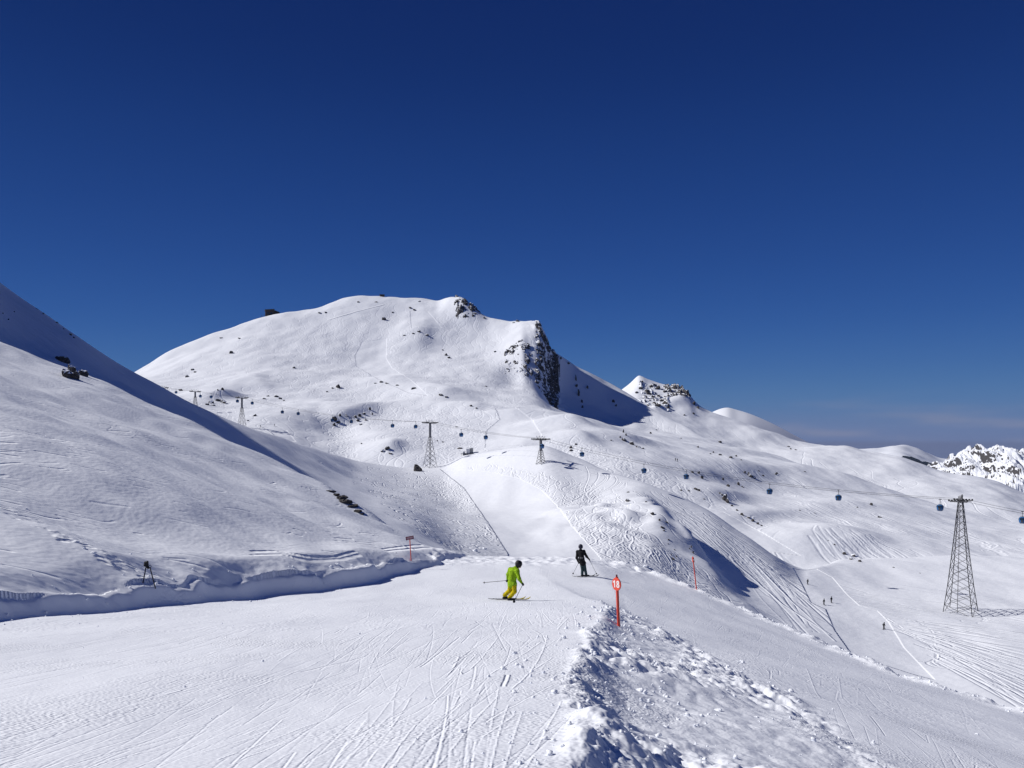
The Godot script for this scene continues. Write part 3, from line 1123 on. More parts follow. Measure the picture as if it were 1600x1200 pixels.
# closed surface round bones [a, b, radius at a, radius at b], joined smoothly
func flesh(bones: Array, cell: float, soft: float) -> ArrayMesh:
	var lo := Vector3(1e9, 1e9, 1e9)
	var hi := -lo
	for q in bones:
		var r: float = maxf(q[2], q[3]) + soft + cell * 2.0
		for v in [q[0], q[1]]:
			lo = lo.min(v - Vector3(r, r, r))
			hi = hi.max(v + Vector3(r, r, r))
	var nx := int((hi.x - lo.x) / cell) + 2
	var ny := int((hi.y - lo.y) / cell) + 2
	var nz := int((hi.z - lo.z) / cell) + 2
	var f := PackedFloat32Array()
	f.resize(nx * ny * nz)
	f.fill(soft + cell * 3.0)
	for q in bones:
		var a: Vector3 = q[0]
		var b: Vector3 = q[1]
		var ra: float = q[2]
		var rb: float = q[3]
		var ab := b - a
		var l2 := maxf(ab.length_squared(), 1e-8)
		var reach := maxf(ra, rb) + soft + cell * 2.0
		var i0 := ((a.min(b) - Vector3(reach, reach, reach) - lo) / cell).floor().max(Vector3.ZERO)
		var i1 := ((a.max(b) + Vector3(reach, reach, reach) - lo) / cell).ceil()
		for z in range(int(i0.z), mini(nz - 1, int(i1.z)) + 1):
			for y in range(int(i0.y), mini(ny - 1, int(i1.y)) + 1):
				for x in range(int(i0.x), mini(nx - 1, int(i1.x)) + 1):
					var p := lo + Vector3(x, y, z) * cell
					var t := clampf((p - a).dot(ab) / l2, 0.0, 1.0)
					var d := p.distance_to(a + ab * t) - lerpf(ra, rb, t)
					var k := (z * ny + y) * nx + x
					var g := f[k]
					var h := maxf(soft - absf(g - d), 0.0) / soft
					f[k] = minf(g, d) - h * h * soft * 0.25
	var at := PackedInt32Array()
	at.resize(nx * ny * nz)
	at.fill(-1)
	var v := PackedVector3Array()
	var nn := PackedVector3Array()
	var corner := [0, 1, nx, nx + 1, nx * ny, nx * ny + 1, nx * ny + nx, nx * ny + nx + 1]
	var edges := [[0, 1], [2, 3], [4, 5], [6, 7], [0, 2], [1, 3], [4, 6], [5, 7], [0, 4], [1, 5], [2, 6], [3, 7]]
	for z in nz - 1:
		for y in ny - 1:
			for x in nx - 1:
				var k := (z * ny + y) * nx + x
				var inside := 0
				for c in corner:
					if f[k + c] < 0.0:
						inside += 1
				if inside == 0 or inside == 8:
					continue
				var sum := Vector3.ZERO
				var n := 0
				for e in edges:
					var fa := f[k + corner[e[0]]]
					var fb := f[k + corner[e[1]]]
					if (fa < 0.0) != (fb < 0.0):
						var t := fa / (fa - fb)
						var pa := Vector3(e[0] & 1, (e[0] >> 1) & 1, e[0] >> 2)
						var pb := Vector3(e[1] & 1, (e[1] >> 1) & 1, e[1] >> 2)
						sum += pa.lerp(pb, t)
						n += 1
				at[k] = v.size()
				v.append(lo + (Vector3(x, y, z) + sum / n) * cell)
				var gx := f[k + 1] + f[k + nx + 1] + f[k + nx * ny + 1] + f[k + nx * ny + nx + 1] - f[k] - f[k + nx] - f[k + nx * ny] - f[k + nx * ny + nx]
				var gy := f[k + nx] + f[k + nx + 1] + f[k + nx * ny + nx] + f[k + nx * ny + nx + 1] - f[k] - f[k + 1] - f[k + nx * ny] - f[k + nx * ny + 1]
				var gz := f[k + nx * ny] + f[k + nx * ny + 1] + f[k + nx * ny + nx] + f[k + nx * ny + nx + 1] - f[k] - f[k + 1] - f[k + nx] - f[k + nx + 1]
				nn.append(Vector3(gx, gy, gz).normalized())
	var idx := PackedInt32Array()
	for z in range(1, nz - 1):
		for y in range(1, ny - 1):
			for x in range(1, nx - 1):
				var k := (z * ny + y) * nx + x
				var s := f[k] < 0.0
				for ax in 3:
					var o: int = [1, nx, nx * ny][ax]
					if s == (f[k + o] < 0.0):
						continue
					var u: int = [nx, nx * ny, 1][ax]
					var w: int = [nx * ny, 1, nx][ax]
					var q := [at[k], at[k - u], at[k - u - w], at[k - w]]
					if q.min() < 0:
						continue
					if s:
						idx.append_array(PackedInt32Array([q[0], q[2], q[1], q[0], q[3], q[2]]))
					else:
						idx.append_array(PackedInt32Array([q[0], q[1], q[2], q[0], q[2], q[3]]))
	var arr := []
	arr.resize(Mesh.ARRAY_MAX)
	arr[Mesh.ARRAY_VERTEX] = v
	arr[Mesh.ARRAY_NORMAL] = nn
	arr[Mesh.ARRAY_INDEX] = idx
	var m := ArrayMesh.new()
	m.add_surface_from_arrays(Mesh.PRIMITIVE_TRIANGLES, arr)
	return m


# a stone: a ball cut by many planes, each face flat; the returned pair is [stone, snow lying on top]
func stone(seed_: int, cuts: int, up: float) -> Array:
	var r := RandomNumberGenerator.new()
	r.seed = seed_
	var planes := []
	for k in cuts:
		var n := Vector3(r.randfn(), r.randfn() * up, r.randfn()).normalized()
		planes.append([n, r.randf_range(0.32, 0.78)])
	var noise := FastNoiseLite.new()
	noise.seed = seed_
	noise.frequency = 1.6
	var ball := SphereMesh.new()
	ball.radius = 1.0
	ball.height = 2.0
	ball.radial_segments = 18
	ball.rings = 10
	var arr := ball.get_mesh_arrays()
	var v: PackedVector3Array = arr[Mesh.ARRAY_VERTEX]
	for k in v.size():
		var p := v[k]
		for q in planes:
			var d: float = p.dot(q[0])
			if d > q[1]:
				p *= q[1] / d
		p *= 1.0 + 0.16 * noise.get_noise_3dv(p * 1.5)
		v[k] = p
	var ix: PackedInt32Array = arr[Mesh.ARRAY_INDEX]
	var flats := []
	var a := SurfaceTool.new()
	var b := SurfaceTool.new()
	a.begin(Mesh.PRIMITIVE_TRIANGLES)
	b.begin(Mesh.PRIMITIVE_TRIANGLES)
	for k in range(0, ix.size(), 3):
		var t := [v[ix[k]], v[ix[k + 1]], v[ix[k + 2]]]
		var n: Vector3 = (t[2] - t[0]).cross(t[1] - t[0])
		if n.length() < 1e-7:
			continue
		n = n.normalized()
		for q in t:
			a.set_normal(n)
			a.add_vertex(q)
		if n.y > 0.55:
			flats.append(t)
	# the snow lies on the flat faces that hang together with the highest one
	var reach := {}
	var top := 0
	for k in flats.size():
		if flats[k][0].y > flats[top][0].y:
			top = k
	var kept := {top: true}
	for q in flats[top]:
		reach[q.snappedf(0.001)] = true
	var grew := true
	while grew:
		grew = false
		for k in flats.size():
			if not kept.has(k) and flats[k].any(func(q): return reach.has(q.snappedf(0.001))):
				kept[k] = true
				grew = true
				for q in flats[k]:
					reach[q.snappedf(0.001)] = true
	for k in kept:
		var t: Array = flats[k]
		var n: Vector3 = (t[2] - t[0]).cross(t[1] - t[0]).normalized()
		for q in t:
			b.set_normal(n)
			b.add_vertex(q + Vector3(0, 0.07, 0))
	return [a.commit(), b.commit()]


var stones := []


func rock(px: float, py: float, w: float, h: float, label: String, group: String, capped := false, called := "rock") -> void:
	var q := on_snow(px, py + h * 0.4)
	if q.z > 0.0:
		q = on_snow(px, py + h)
		if q.z > 0.0:
			return
	var d := -q.z
	var k := rng.randi() % stones.size()
	var wm := w * d / F * (0.47 if called == "rock" else 0.75)
	var hm := h * d / F * (0.62 if called == "rock" else 0.95)
	var o := base(called, q + Vector3(0, hm * 0.1, -wm * 0.1), rng.randf() * TAU)
	var size := "tiny " if w < 5.5 else ("small " if w < 9.5 else "large ")
	tag(o, (size + ("snow-capped " if capped else "") if group else "") + label, "rock", group + (", " + size.strip_edges() + " ones" + (" with snow caps" if capped else "") if group else ""))
	var body := part("stone", stones[k][0], mats.rock, o)
	body.scale = Vector3(wm, hm, wm * rng.randf_range(0.7, 1.0))
	body.rotation.z = rng.randf_range(-0.25, 0.25)
	if capped:
		var cap := part("snow_cap", stones[k][1], mats.plain_snow, o)
		cap.scale = body.scale
		cap.rotation = body.rotation


# ---------------------------------------------------------------- rocks
func make_rocks() -> void:
	for k in 8:
		stones.append(stone(k * 11 + 3, 13, 0.9))
	var l := "dark broken rock sticking out of the wind-packed hillside crest"
	for q in [[91, 556, 15, 8], [100, 561, 12, 7], [105, 578, 18, 15], [113, 572, 16, 14], [118, 584, 14, 12], [128, 578, 13, 13]]:
		rock(q[0], q[1], q[2] * 1.6, q[3] * 1.7, l, "rocks on the hillside crest", true)
	l = "flat dark stone in the long scar on the hillside brow"
	for q in [[516, 757, 14, 4], [524, 762, 15, 5], [532, 767, 17, 6], [540, 773, 18, 6], [549, 780, 17, 6], [557, 787, 15, 5], [565, 793, 12, 3]]:
		rock(q[0], q[1] + 9, q[2] * 1.9, q[3] * 1.3, l, "stones in the hillside scar")
	l = "small dark rock on the shaded slope above the hillside"
	for q in [[22, 486, 4, 4], [4, 489, 5, 3], [13, 498, 4, 3], [57, 480, 5, 3], [67, 489, 6, 4], [88, 503, 8, 3], [99, 513, 6, 4], [109, 521, 9, 6], [115, 526, 6, 4]]:
		rock(q[0], q[1], q[2], q[3], l, "rocks on the shaded slope")
	rock(652, 729, 25, 17, "black rounded rock beside the lattice tower above the zigzag tracks", "")
	l = "dark rock on the summit ridge of the broad mountain"
	for q in [[757, 496, 7, 4], [809, 500, 10, 6], [803, 503, 6, 3], [843, 506, 8, 6], [655, 470, 8, 3]]:
		rock(q[0], q[1], q[2], q[3], l, "rocks on the summit ridge", true)
	l = "dark rock poking through the tracked face of the broad mountain"
	for q in [[600, 497, 10, 6], [613, 487, 8, 4], [588, 471, 8, 3], [560, 471, 7, 3], [500, 488, 10, 3], [509, 487, 8, 4], [641, 480, 9, 3], [648, 483, 8, 4], [345, 527, 8, 4], [375, 528, 8, 2], [361, 549, 12, 7], [300, 576, 10, 6], [305, 580, 8, 5], [292, 587, 9, 5], [646, 520, 7, 4], [655, 517, 9, 4], [667, 522, 10, 4], [631, 523, 6, 4], [697, 553, 8, 6], [701, 557, 10, 6], [692, 546, 6, 3], [774, 548, 6, 4], [459, 574, 9, 3], [760, 603, 6, 3]]:
		rock(q[0], q[1], q[2], q[3], l, "rocks on the mountain face", q[2] > 8)
	l = "dark rock in the low outcrops at the mountain foot"
	for q in [[331, 626, 13, 9], [340, 623, 14, 9], [348, 626, 15, 9], [323, 630, 9, 7], [334, 632, 9, 5], [340, 608, 6, 5], [348, 607, 6, 5], [283, 609, 12, 4], [412, 622, 10, 3], [419, 618, 7, 3], [431, 619, 12, 3], [438, 622, 8, 4], [443, 625, 6, 3], [519, 605, 8, 5], [529, 603, 13, 8], [511, 611, 5, 4], [586, 598, 7, 3], [596, 596, 9, 3], [604, 598, 9, 3], [621, 601, 12, 3], [645, 606, 12, 5], [690, 616, 14, 5], [698, 619, 9, 4], [736, 633, 9, 4], [744, 637, 6, 3], [523, 653, 13, 10], [529, 657, 12, 10], [522, 662, 10, 7], [531, 648, 6, 6], [541, 648, 9, 4], [556, 650, 9, 6], [562, 648, 8, 7], [560, 656, 9, 6], [563, 662, 8, 5], [569, 645, 8, 5], [578, 637, 10, 7], [582, 645, 6, 8], [572, 655, 10, 5], [598, 703, 10, 6], [606, 699, 11, 7], [609, 707, 9, 5], [565, 692, 5, 4], [718, 699, 13, 5], [683, 688, 5, 3], [692, 690, 6, 3], [713, 666, 9, 3], [398, 648, 10, 5], [387, 656, 8, 4]]:
		rock(q[0], q[1], q[2], q[3], l, "outcrops at the mountain foot", q[2] > 7)
	l = "dark rock on the streaked flank below the cliff shadow"
	for q in [[974, 672, 5, 9], [978, 678, 5, 6], [976, 686, 15, 8], [969, 682, 6, 4], [988, 692, 11, 7], [997, 697, 12, 6], [1004, 700, 8, 3], [892, 697, 9, 8], [900, 693, 7, 5], [893, 703, 8, 4], [955, 687, 6, 3], [1017, 676, 5, 4], [1026, 671, 5, 3], [1064, 684, 4, 3], [1091, 697, 6, 6], [1110, 708, 5, 4], [1115, 706, 5, 4], [1125, 709, 9, 6], [1125, 690, 9, 4], [1142, 714, 8, 4], [1150, 711, 7, 6], [1158, 718, 5, 3], [1164, 736, 7, 7], [1171, 739, 11, 12], [1178, 744, 11, 7], [1186, 735, 6, 5], [1192, 742, 6, 4], [1214, 738, 5, 4], [1092, 737, 8, 6], [1097, 743, 8, 10], [1082, 737, 8, 3], [1086, 762, 9, 7], [1092, 764, 7, 7], [1064, 765, 6, 4], [1077, 766, 5, 3], [1100, 779, 5, 3],
			[1126, 770, 11, 8], [1131, 776, 14, 13], [1138, 781, 12, 14], [1135, 772, 8, 7], [1143, 789, 6, 5], [1152, 796, 6, 4], [1160, 803, 8, 6], [1170, 807, 11, 5], [1176, 812, 9, 5], [1184, 817, 9, 5], [1190, 820, 6, 4], [1137, 758, 8, 5], [1154, 755, 6, 7], [1160, 760, 7, 4], [1130, 748, 6, 5], [1233, 697, 7, 3], [1243, 702, 6, 3], [1236, 701, 5, 3], [1257, 736, 5, 3], [1212, 740, 5, 3], [1340, 792, 5, 3], [1361, 787, 7, 5], [1374, 807, 10, 4]]:
		rock(q[0], q[1], q[2], q[3], l, "rocks on the mountain flank", q[2] > 10)
	l = "dark rock in the shaded side of the rocky nose beside the groomed ramp"
	for q in [[981, 781, 11, 6], [1020, 802, 11, 6], [1031, 811, 5, 6], [1042, 815, 10, 5], [1035, 823, 9, 6], [1037, 828, 6, 4], [1045, 842, 5, 4], [1044, 849, 3, 4], [1054, 858, 3, 5], [1057, 868, 4, 6], [1049, 866, 3, 4], [1052, 872, 7, 6], [1080, 853, 4, 6], [1083, 861, 5, 7], [1078, 856, 3, 4], [1009, 783, 6, 3], [982, 768, 8, 3]]:
		rock(q[0], q[1], q[2], q[3], l, "rocks on the nose", q[2] > 9)
	l = "low rock at the edge of the valley floor"
	for q in [[1319, 864, 8, 5], [1330, 872, 13, 6], [1334, 866, 10, 8], [1343, 876, 9, 4], [1294, 844, 4, 2], [1304, 850, 5, 3], [1396, 886, 6, 2], [1438, 895, 3, 2], [1250, 797, 4, 2], [1273, 801, 4, 2]]:
		rock(q[0], q[1], q[2], q[3], l, "rocks by the valley floor", q[2] > 9)
	# blocks of the cliff and of the crag-topped peak
	l = "dark rock showing in the shaded snow beside the cliff"
	for q in [[900, 588, 5, 14], [901, 600, 6, 12], [904, 612, 6, 14], [909, 624, 5, 12], [910, 634, 6, 8], [918, 604, 6, 6], [958, 626, 6, 6], [962, 632, 6, 6], [876, 558, 8, 5], [888, 566, 10, 5]]:
		rock(q[0], q[1], q[2], q[3], l, "rocks beside the cliff")
	l = "brown grey crag block on the pointed peak behind"
	for q in [[1024, 601, 9, 6], [1028, 605, 8, 6], [1017, 603, 7, 5], [1010, 610, 8, 7], [1015, 614, 9, 6], [1020, 620, 9, 5], [1028, 618, 7, 5], [1008, 620, 6, 4], [1033, 625, 8, 5], [1040, 629, 10, 5], [1024, 630, 9, 5], [1028, 633, 10, 4], [1044, 636, 8, 4], [1000, 606, 6, 4], [995, 612, 5, 4], [1003, 596, 6, 3], [1084, 630, 6, 6], [1090, 636, 5, 4], [1069, 648, 4, 3], [1083, 645, 4, 3]]:
		rock(q[0], q[1], q[2], q[3], l, "crag of the pointed peak", false, "crag_block")


# broken rock standing out of a slope: ledges and risers, snow on the flat places
func outcrop(s: Sheet, px0: float, px1: float, d0: float, d1: float, nx: int, nd: int, high: float, ledge: float, bare: float, label: String) -> void:
	var p := PackedVector3Array()
	p.resize(nx * nd)
	for j in nd:
		for i in nx:
			var a := i / (nx - 1.0)
			var b := j / (nd - 1.0)
			var d := lerpf(d0, d1, b)
			var x := (lerpf(px0, px1, a) - 800.0) / F * d
			var wob := n_mid.get_noise_2d(x * 0.1, d * 0.1)
			var edge := minf(minf(a, 1.0 - a), minf(b, 1.0 - b)) * 2.0
			var y := s.height(x, d)
			if is_nan(y):
				y = s.height(x, d + 3.0)
			var up := absf(n_mid.get_noise_2d(x * 0.11, d * 0.06 + 5.0)) * 1.5 + absf(n_mid.get_noise_2d(x * 0.33, d * 0.2)) * 0.55 + absf(n_mid.get_noise_2d(x * 1.1, d * 0.8)) * 0.16 - 0.32
			y += high * up * ss(0.0, 0.3, edge + 0.25 * wob) - 1.5 * ss(0.22, 0.0, edge + 0.12 * wob)
			var t := y / ledge + 0.5 * n_mid.get_noise_2d(x * 0.06, d * 0.06)
			var fr := t - floorf(t)
			y += ledge * 0.8 * (pow(fr, 3.0) - fr) * ss(0.05, 0.3, edge)
			p[j * nx + i] = Vector3(x + 0.5 * ledge * n_mid.get_noise_2d(y * 0.4, d * 0.4) * ss(0.0, 0.3, edge), y, -d)
	var sum := Vector3.ZERO
	for q in p:
		sum += q
	sum /= p.size()
	var lists := [PackedVector3Array(), PackedVector3Array()]
	var norms := [PackedVector3Array(), PackedVector3Array()]
	for j in nd - 1:
		for i in nx - 1:
			var k := j * nx + i
			for t in [[k, k + nx, k + 1], [k + 1, k + nx, k + nx + 1]]:
				var n: Vector3 = (p[t[2]] - p[t[0]]).cross(p[t[1]] - p[t[0]]).normalized()
				if n.y < 0.0:
					n = -n
				var q := p[k]
				var w: int = 0 if n.y < bare + 0.25 * n_mid.get_noise_2d(q.x * 0.25, q.z * 0.25) else 1
				for v in t:
					lists[w].append(p[v] - sum)
					norms[w].append(n)
	var o := base("rock_outcrop", sum)
	tag(o, label, "rock outcrop")
	for w in 2:
		var arr := []
		arr.resize(Mesh.ARRAY_MAX)
		arr[Mesh.ARRAY_VERTEX] = lists[w]
		arr[Mesh.ARRAY_NORMAL] = norms[w]
		var m := ArrayMesh.new()
		m.add_surface_from_arrays(Mesh.PRIMITIVE_TRIANGLES, arr)
		var face := part(["rock_face", "snow_ledges"][w], m, [mats.rock, mats.plain_snow][w], o)
		tag(face, "", "", "", "stuff")


func make_outcrops() -> void:
	outcrop(s_mount, 834, 875, 778, 945, 62, 130, 8.0, 4.5, 0.56, "tall grey cliff with snowy ledges dropping from the summit shoulder")
	outcrop(s_mount, 786, 834, 800, 880, 50, 50, 6.0, 3.0, 0.6, "low broken rock band beside the tall cliff")
	outcrop(s_mount, 708, 752, 960, 1035, 50, 50, 6.5, 3.0, 0.66, "dark rock rib on the pointed top of the broad mountain")
	outcrop(s_plateau, 1034, 1082, 1062, 1142, 60, 50, 8.0, 3.0, 0.68, "brown grey crag crowning the pointed peak behind")
	outcrop(s_plateau, 996, 1050, 1000, 1120, 60, 60, 5.0, 3.0, 0.5, "rock ribs running down the pointed peak behind")


# ---------------------------------------------------------------- the gondola lift
const LIFT_DIR := Vector3(-0.737, 0, -0.676)
const LIFT_SIDE := Vector3(0.676, 0, -0.737)


func tower(px: float, top_py: float, base_py: float, d: float, bays: int, tube: float, label: String) -> Vector3:
	var x := (px - 800.0) / F * d
	var top := (HOR - top_py) / F * d
	var foot := (HOR - base_py) / F * d
	var ground := snow_height(x, d)
	if ground > -1e8:
		foot = minf(foot, ground) if absf(ground - foot) > 8.0 else ground
	foot -= 0.6
	var high := top - foot
	var o := base("lift_tower", Vector3(x, foot, -d), atan2(-LIFT_DIR.x, -LIFT_DIR.z))
	tag(o, label, "lift tower", "lattice towers of the gondola lift")
	var bw := clampf(high * 0.115, 1.5, 4.1)
	var tw := 0.55
	var lat := high * (1.0 - tube)
	var leg := 0.2 if high > 25.0 else 0.17
	var half := func(y: float) -> float:
		return lerpf(bw, tw, pow(clampf(y / lat, 0.0, 1.0), 0.85))
	for sx in [-1, 1]:
		for sz in [-1, 1]:
			var n := 4
			var pts := PackedVector3Array()
			for k in n + 1:
				var y := lat * k / n
				var w: float = half.call(y)
				pts.append(Vector3(sx * w, y, sz * w))
			part("leg", chain(pts, leg * 0.5), mats.steel, o)
	var y0 := 0.0
	var k := 0
	while k < bays:
		var t0 := 1.0 - pow(1.0 - float(k) / bays, 1.35)
		var t1 := 1.0 - pow(1.0 - float(k + 1) / bays, 1.35)
		var ya := lat * t0
		var yb := lat * t1
		var wa: float = half.call(ya)
		var wb: float = half.call(yb)
		for s in 4:
			var r := Basis(Vector3.UP, s * PI / 2.0)
			bar("brace", r * Vector3(-wa, ya, wa), r * Vector3(wb, yb, wb), leg * 0.55, mats.steel, o)
			bar("brace", r * Vector3(wa, ya, wa), r * Vector3(-wb, yb, wb), leg * 0.55, mats.steel, o)
		k += 1
	if tube > 0.0:
		var shaft := part("shaft", unit_rod, mats.steel, o)
		lay(shaft, Vector3(0, lat - 0.4, 0), Vector3(0, high, 0), 0.62)
	# cross arm with the two rows of rope wheels, walkways and the lifting frames on top
	var arm := bar("cross_arm", Vector3(-3.4, high, 0), Vector3(3.4, high, 0), 0.42, mats.steel, o)
	arm.name = "cross_arm"
	for s in [-1, 1]:
		var w := Node3D.new()
		w.name = "wheel_battery"
		o.add_child(w, true)
		w.position = Vector3(s * 3.1, high + 0.15, 0)
		bar("beam", Vector3(0, 0, -2.6), Vector3(0, 0, 2.6), 0.28, mats.dark_steel, w)
		bar("walkway", Vector3(-s * 0.6, -0.3, -2.3), Vector3(-s * 0.6, -0.3, 2.3), 0.16, mats.dark_steel, w)
		for q in 7:
			var wheel := part("wheel", unit_rod, mats.rubber, w)
			lay(wheel, Vector3(-0.09, 0.2, -2.4 + q * 0.8), Vector3(0.09, 0.2, -2.4 + q * 0.8), 0.24)
		for t in [-1, 1]:
			bar("lifting_frame", Vector3(s * 1.9, high, 0), Vector3(s * 1.9 + t * 0.8, high + 1.6, 0), 0.14, mats.steel, o)
	for t in [-1, 1]:
		bar("lifting_frame", Vector3(t * 0.25, high, 0), Vector3(t * 0.7, high + 1.7, 0), 0.14, mats.steel, o)
	if high > 25.0:
		for t in [-1, 1]:
			bar("head_frame", Vector3(t * 0.5, high, 0.4), Vector3(t * 0.5, high + 1.9, 0.4), 0.14, mats.dark_steel, o)
			bar("head_frame", Vector3(t * 0.5, high, 0.4), Vector3(-t * 0.5, high + 1.9, 0.4), 0.1, mats.dark_steel, o)
		bar("head_frame", Vector3(-0.5, high + 1.9, 0.4), Vector3(0.5, high + 1.9, 0.4), 0.14, mats.dark_steel, o)
		bar("ladder", Vector3(-bw - 0.1, 1, 0), Vector3(-tw - 0.1, high - 1, 0), 0.16, mats.steel, o)
		for y in [0.42, 0.68]:
			var w: float = half.call(high * y)
			bar("rest_platform", Vector3(-w - 1.3, high * y, 0), Vector3(-w, high * y, 0), 0.14, mats.steel, o)
			bar("rest_platform", Vector3(-w - 1.3, high * y, 0), Vector3(-w - 1.3, high * y + 1.0, 0), 0.1, mats.steel, o)
	return Vector3(x, top + 0.5, -d)


func chain(pts: PackedVector3Array, r: float, sides := 5) -> ArrayMesh:
	var st := SurfaceTool.new()
	st.begin(Mesh.PRIMITIVE_TRIANGLES)
	for k in pts.size():
		var along := (pts[mini(k + 1, pts.size() - 1)] - pts[maxi(k - 1, 0)]).normalized()
		var x := along.cross(Vector3.UP if absf(along.y) < 0.9 else Vector3.RIGHT).normalized()
		var y := along.cross(x)
		for s in sides:
			var a := TAU * s / sides
			var n := x * cos(a) + y * sin(a)
			st.set_normal(n)
			st.add_vertex(pts[k] + n * r)
	for k in pts.size() - 1:
		for s in sides:
			var a := k * sides + s
			var b := k * sides + (s + 1) % sides
			for q in [a, b, a + sides, b, b + sides, a + sides]:
				st.add_index(q)
	return st.commit()


var rope_tops: Array[Vector3] = []
var rope_sags := [5.0, 4.2, 1.0, 3.4, 0.4, 0.4, 0.5]


func rope_point(seg: int, t: float, side: float) -> Vector3:
	var p := rope_tops[seg].lerp(rope_tops[seg + 1], t) + LIFT_SIDE * side * 3.1
	p.y -= 4.0 * rope_sags[seg] * t * (1.0 - t)
	return p


func make_cabin() -> Node3D:
	var o := base("gondola_cabin", Vector3.ZERO)
	# rounded shell, wider at the middle; the glazing band runs round it
	var st := SurfaceTool.new()
	var rings := [[-0.98, 0.62], [-0.95, 0.78], [-0.7, 0.93], [-0.2, 1.0], [0.05, 1.0], [0.75, 0.86], [0.95, 0.66], [1.02, 0.3], [1.03, 0.0]]
	st.begin(Mesh.PRIMITIVE_TRIANGLES)
	st.set_smooth_group(0)
	var sides := 24
	for k in rings.size():
		for s in sides + 1:
			var a := TAU * s / sides
			var e := 0.72
			var c := signf(cos(a)) * pow(absf(cos(a)), e)
			var z := signf(sin(a)) * pow(absf(sin(a)), e)
			st.add_vertex(Vector3(c * rings[k][1] * 0.95, rings[k][0], z * rings[k][1] * 1.0))
	for k in rings.size() - 1:
		for s in sides:
			var a := k * (sides + 1) + s
			for q in [a, a + sides + 1, a + 1, a + 1, a + sides + 1, a + sides + 2]:
				st.add_index(q)
	st.generate_normals()
	part("shell", st.commit(), mats.blue, o)
	for s in 4:
		var p := part("window", box_mesh(Vector3(1.15, 0.72, 0.04)), mats.glass, o)
		var r := Basis(Vector3.UP, s * PI / 2.0)
		p.transform = Transform3D(r * Basis(Vector3.RIGHT, -0.19), r * Vector3(0, 0.4, 0.93 if s % 2 == 0 else 0.89))
	part("floor", box_mesh(Vector3(1.2, 0.1, 1.25)), mats.dark_steel, o).position.y = -1.02
	for s in [-1, 1]:
		part("ski_rack", box_mesh(Vector3(0.12, 0.7, 0.5)), mats.dark_steel, o).position = Vector3(s * 0.99, -0.35, 0.0)
	bar("hanger", Vector3(0, 1.0, 0), Vector3(0, 2.75, 0), 0.12, mats.dark_steel, o)
	bar("hanger_frame", Vector3(0, 1.12, -0.6), Vector3(0, 1.12, 0.6), 0.1, mats.dark_steel, o)
	part("grip", box_mesh(Vector3(0.24, 0.26, 0.8)), mats.dark_steel, o).position.y = 2.8
	return o


func make_lift() -> void:
	var tops: Array[Vector3] = []
	var over := tower(1501, 783, 960, 230, 15, 0.0, "tall tapering lattice tower standing on the flat valley floor")
	tops.append(over + Vector3(112, -10.0, 100))
	tops.append(over)
	tops.append(tower(845, 687, 724, -on_snow(845, 723).z, 6, 0.42, "short lattice tower on the smooth knoll above the groomed ramp"))
	tops.append(tower(672, 661, 728, 385, 8, 0.3, "lattice tower behind the black rock above the zigzag tracks"))
	tops.append(tower(378, 622, 668, 500, 6, 0.3, "lattice tower on the far slope next to the snowy outcrops"))
	tops.append(tower(305, 612, 640, 560, 4, 0.3, "small distant lift tower half hidden behind the slope, below the mountain face"))
	tops.append(tower(255, 606, 640, 600, 3, 0.3, "distant lift tower of which only the cross arm tops the slope"))
	tops.append(tops[6] + Vector3(-60, 14, -60))
	rope_tops = tops
	for s in [-1, 1]:
		var pts := PackedVector3Array()
		for k in 7:
			for q in 14:
				pts.append(rope_point(k, q / 14.0, s))
		pts.append(rope_point(6, 1.0, s))
		var c := part("lift_cable", chain(pts, 0.04, 4), mats.rope)
		tag(c, "gondola cable running over the %s ends of the tower cross arms" % ("valley-side" if s > 0 else "mountain-side"), "cable", "cables of the gondola lift")
	var first := make_cabin()
	var spans := ["blue gondola cabin hanging beyond the tall lattice tower", "blue gondola cabin hanging between the tall valley tower and the knoll tower", "blue gondola cabin hanging between the knoll tower and the tower behind the black rock", "blue gondola cabin hanging before the rocky outcrops at the mountain foot", "small dark gondola cabin between the distant lift towers", "small dark gondola cabin at the last towers in sight", "small dark gondola cabin at the last towers in sight"]
	var n := 0
	for c in [[1595, 818, 0], [1467, 792, 1], [1309, 778, 1], [1204, 765, 1], [1073, 745, 1], [1005, 730, 1], [908, 711, 1], [849, 693, 1], [759, 686, 2], [721, 678, 2], [649, 668, 3], [613, 667, 3], [549, 662, 3], [518, 658, 3], [465, 649, 3], [441, 643, 3], [394, 632, 3], [373, 626, 4], [330, 621, 4], [313, 617, 4], [275, 613, 5], [262, 609, 5]]:
		# the place along the rope that shows at this px
		var best := 0.0
		var off := 1e9
		var side := 1.0 if n % 2 == 0 else -1.0
		for k in 101:
			var p := rope_point(c[2], k / 100.0, side)
			var e := absf(800.0 - p.x / p.z * F - c[0])
			if e < off:
				off = e
				best = k / 100.0
		var where := rope_point(c[2], best, side)
		var o: Node3D = first
		if n > 0:
			o = first.duplicate()
			o.name = numbered("gondola_cabin")
			add_child(o)
		o.position = where - Vector3(0, 2.56, 0)
		o.rotation.y = atan2(-LIFT_DIR.x, -LIFT_DIR.z)
		o.scale = Vector3.ONE * 0.9
		tag(o, spans[c[2]], "gondola cabin", "cabins of the gondola lift")
		n += 1


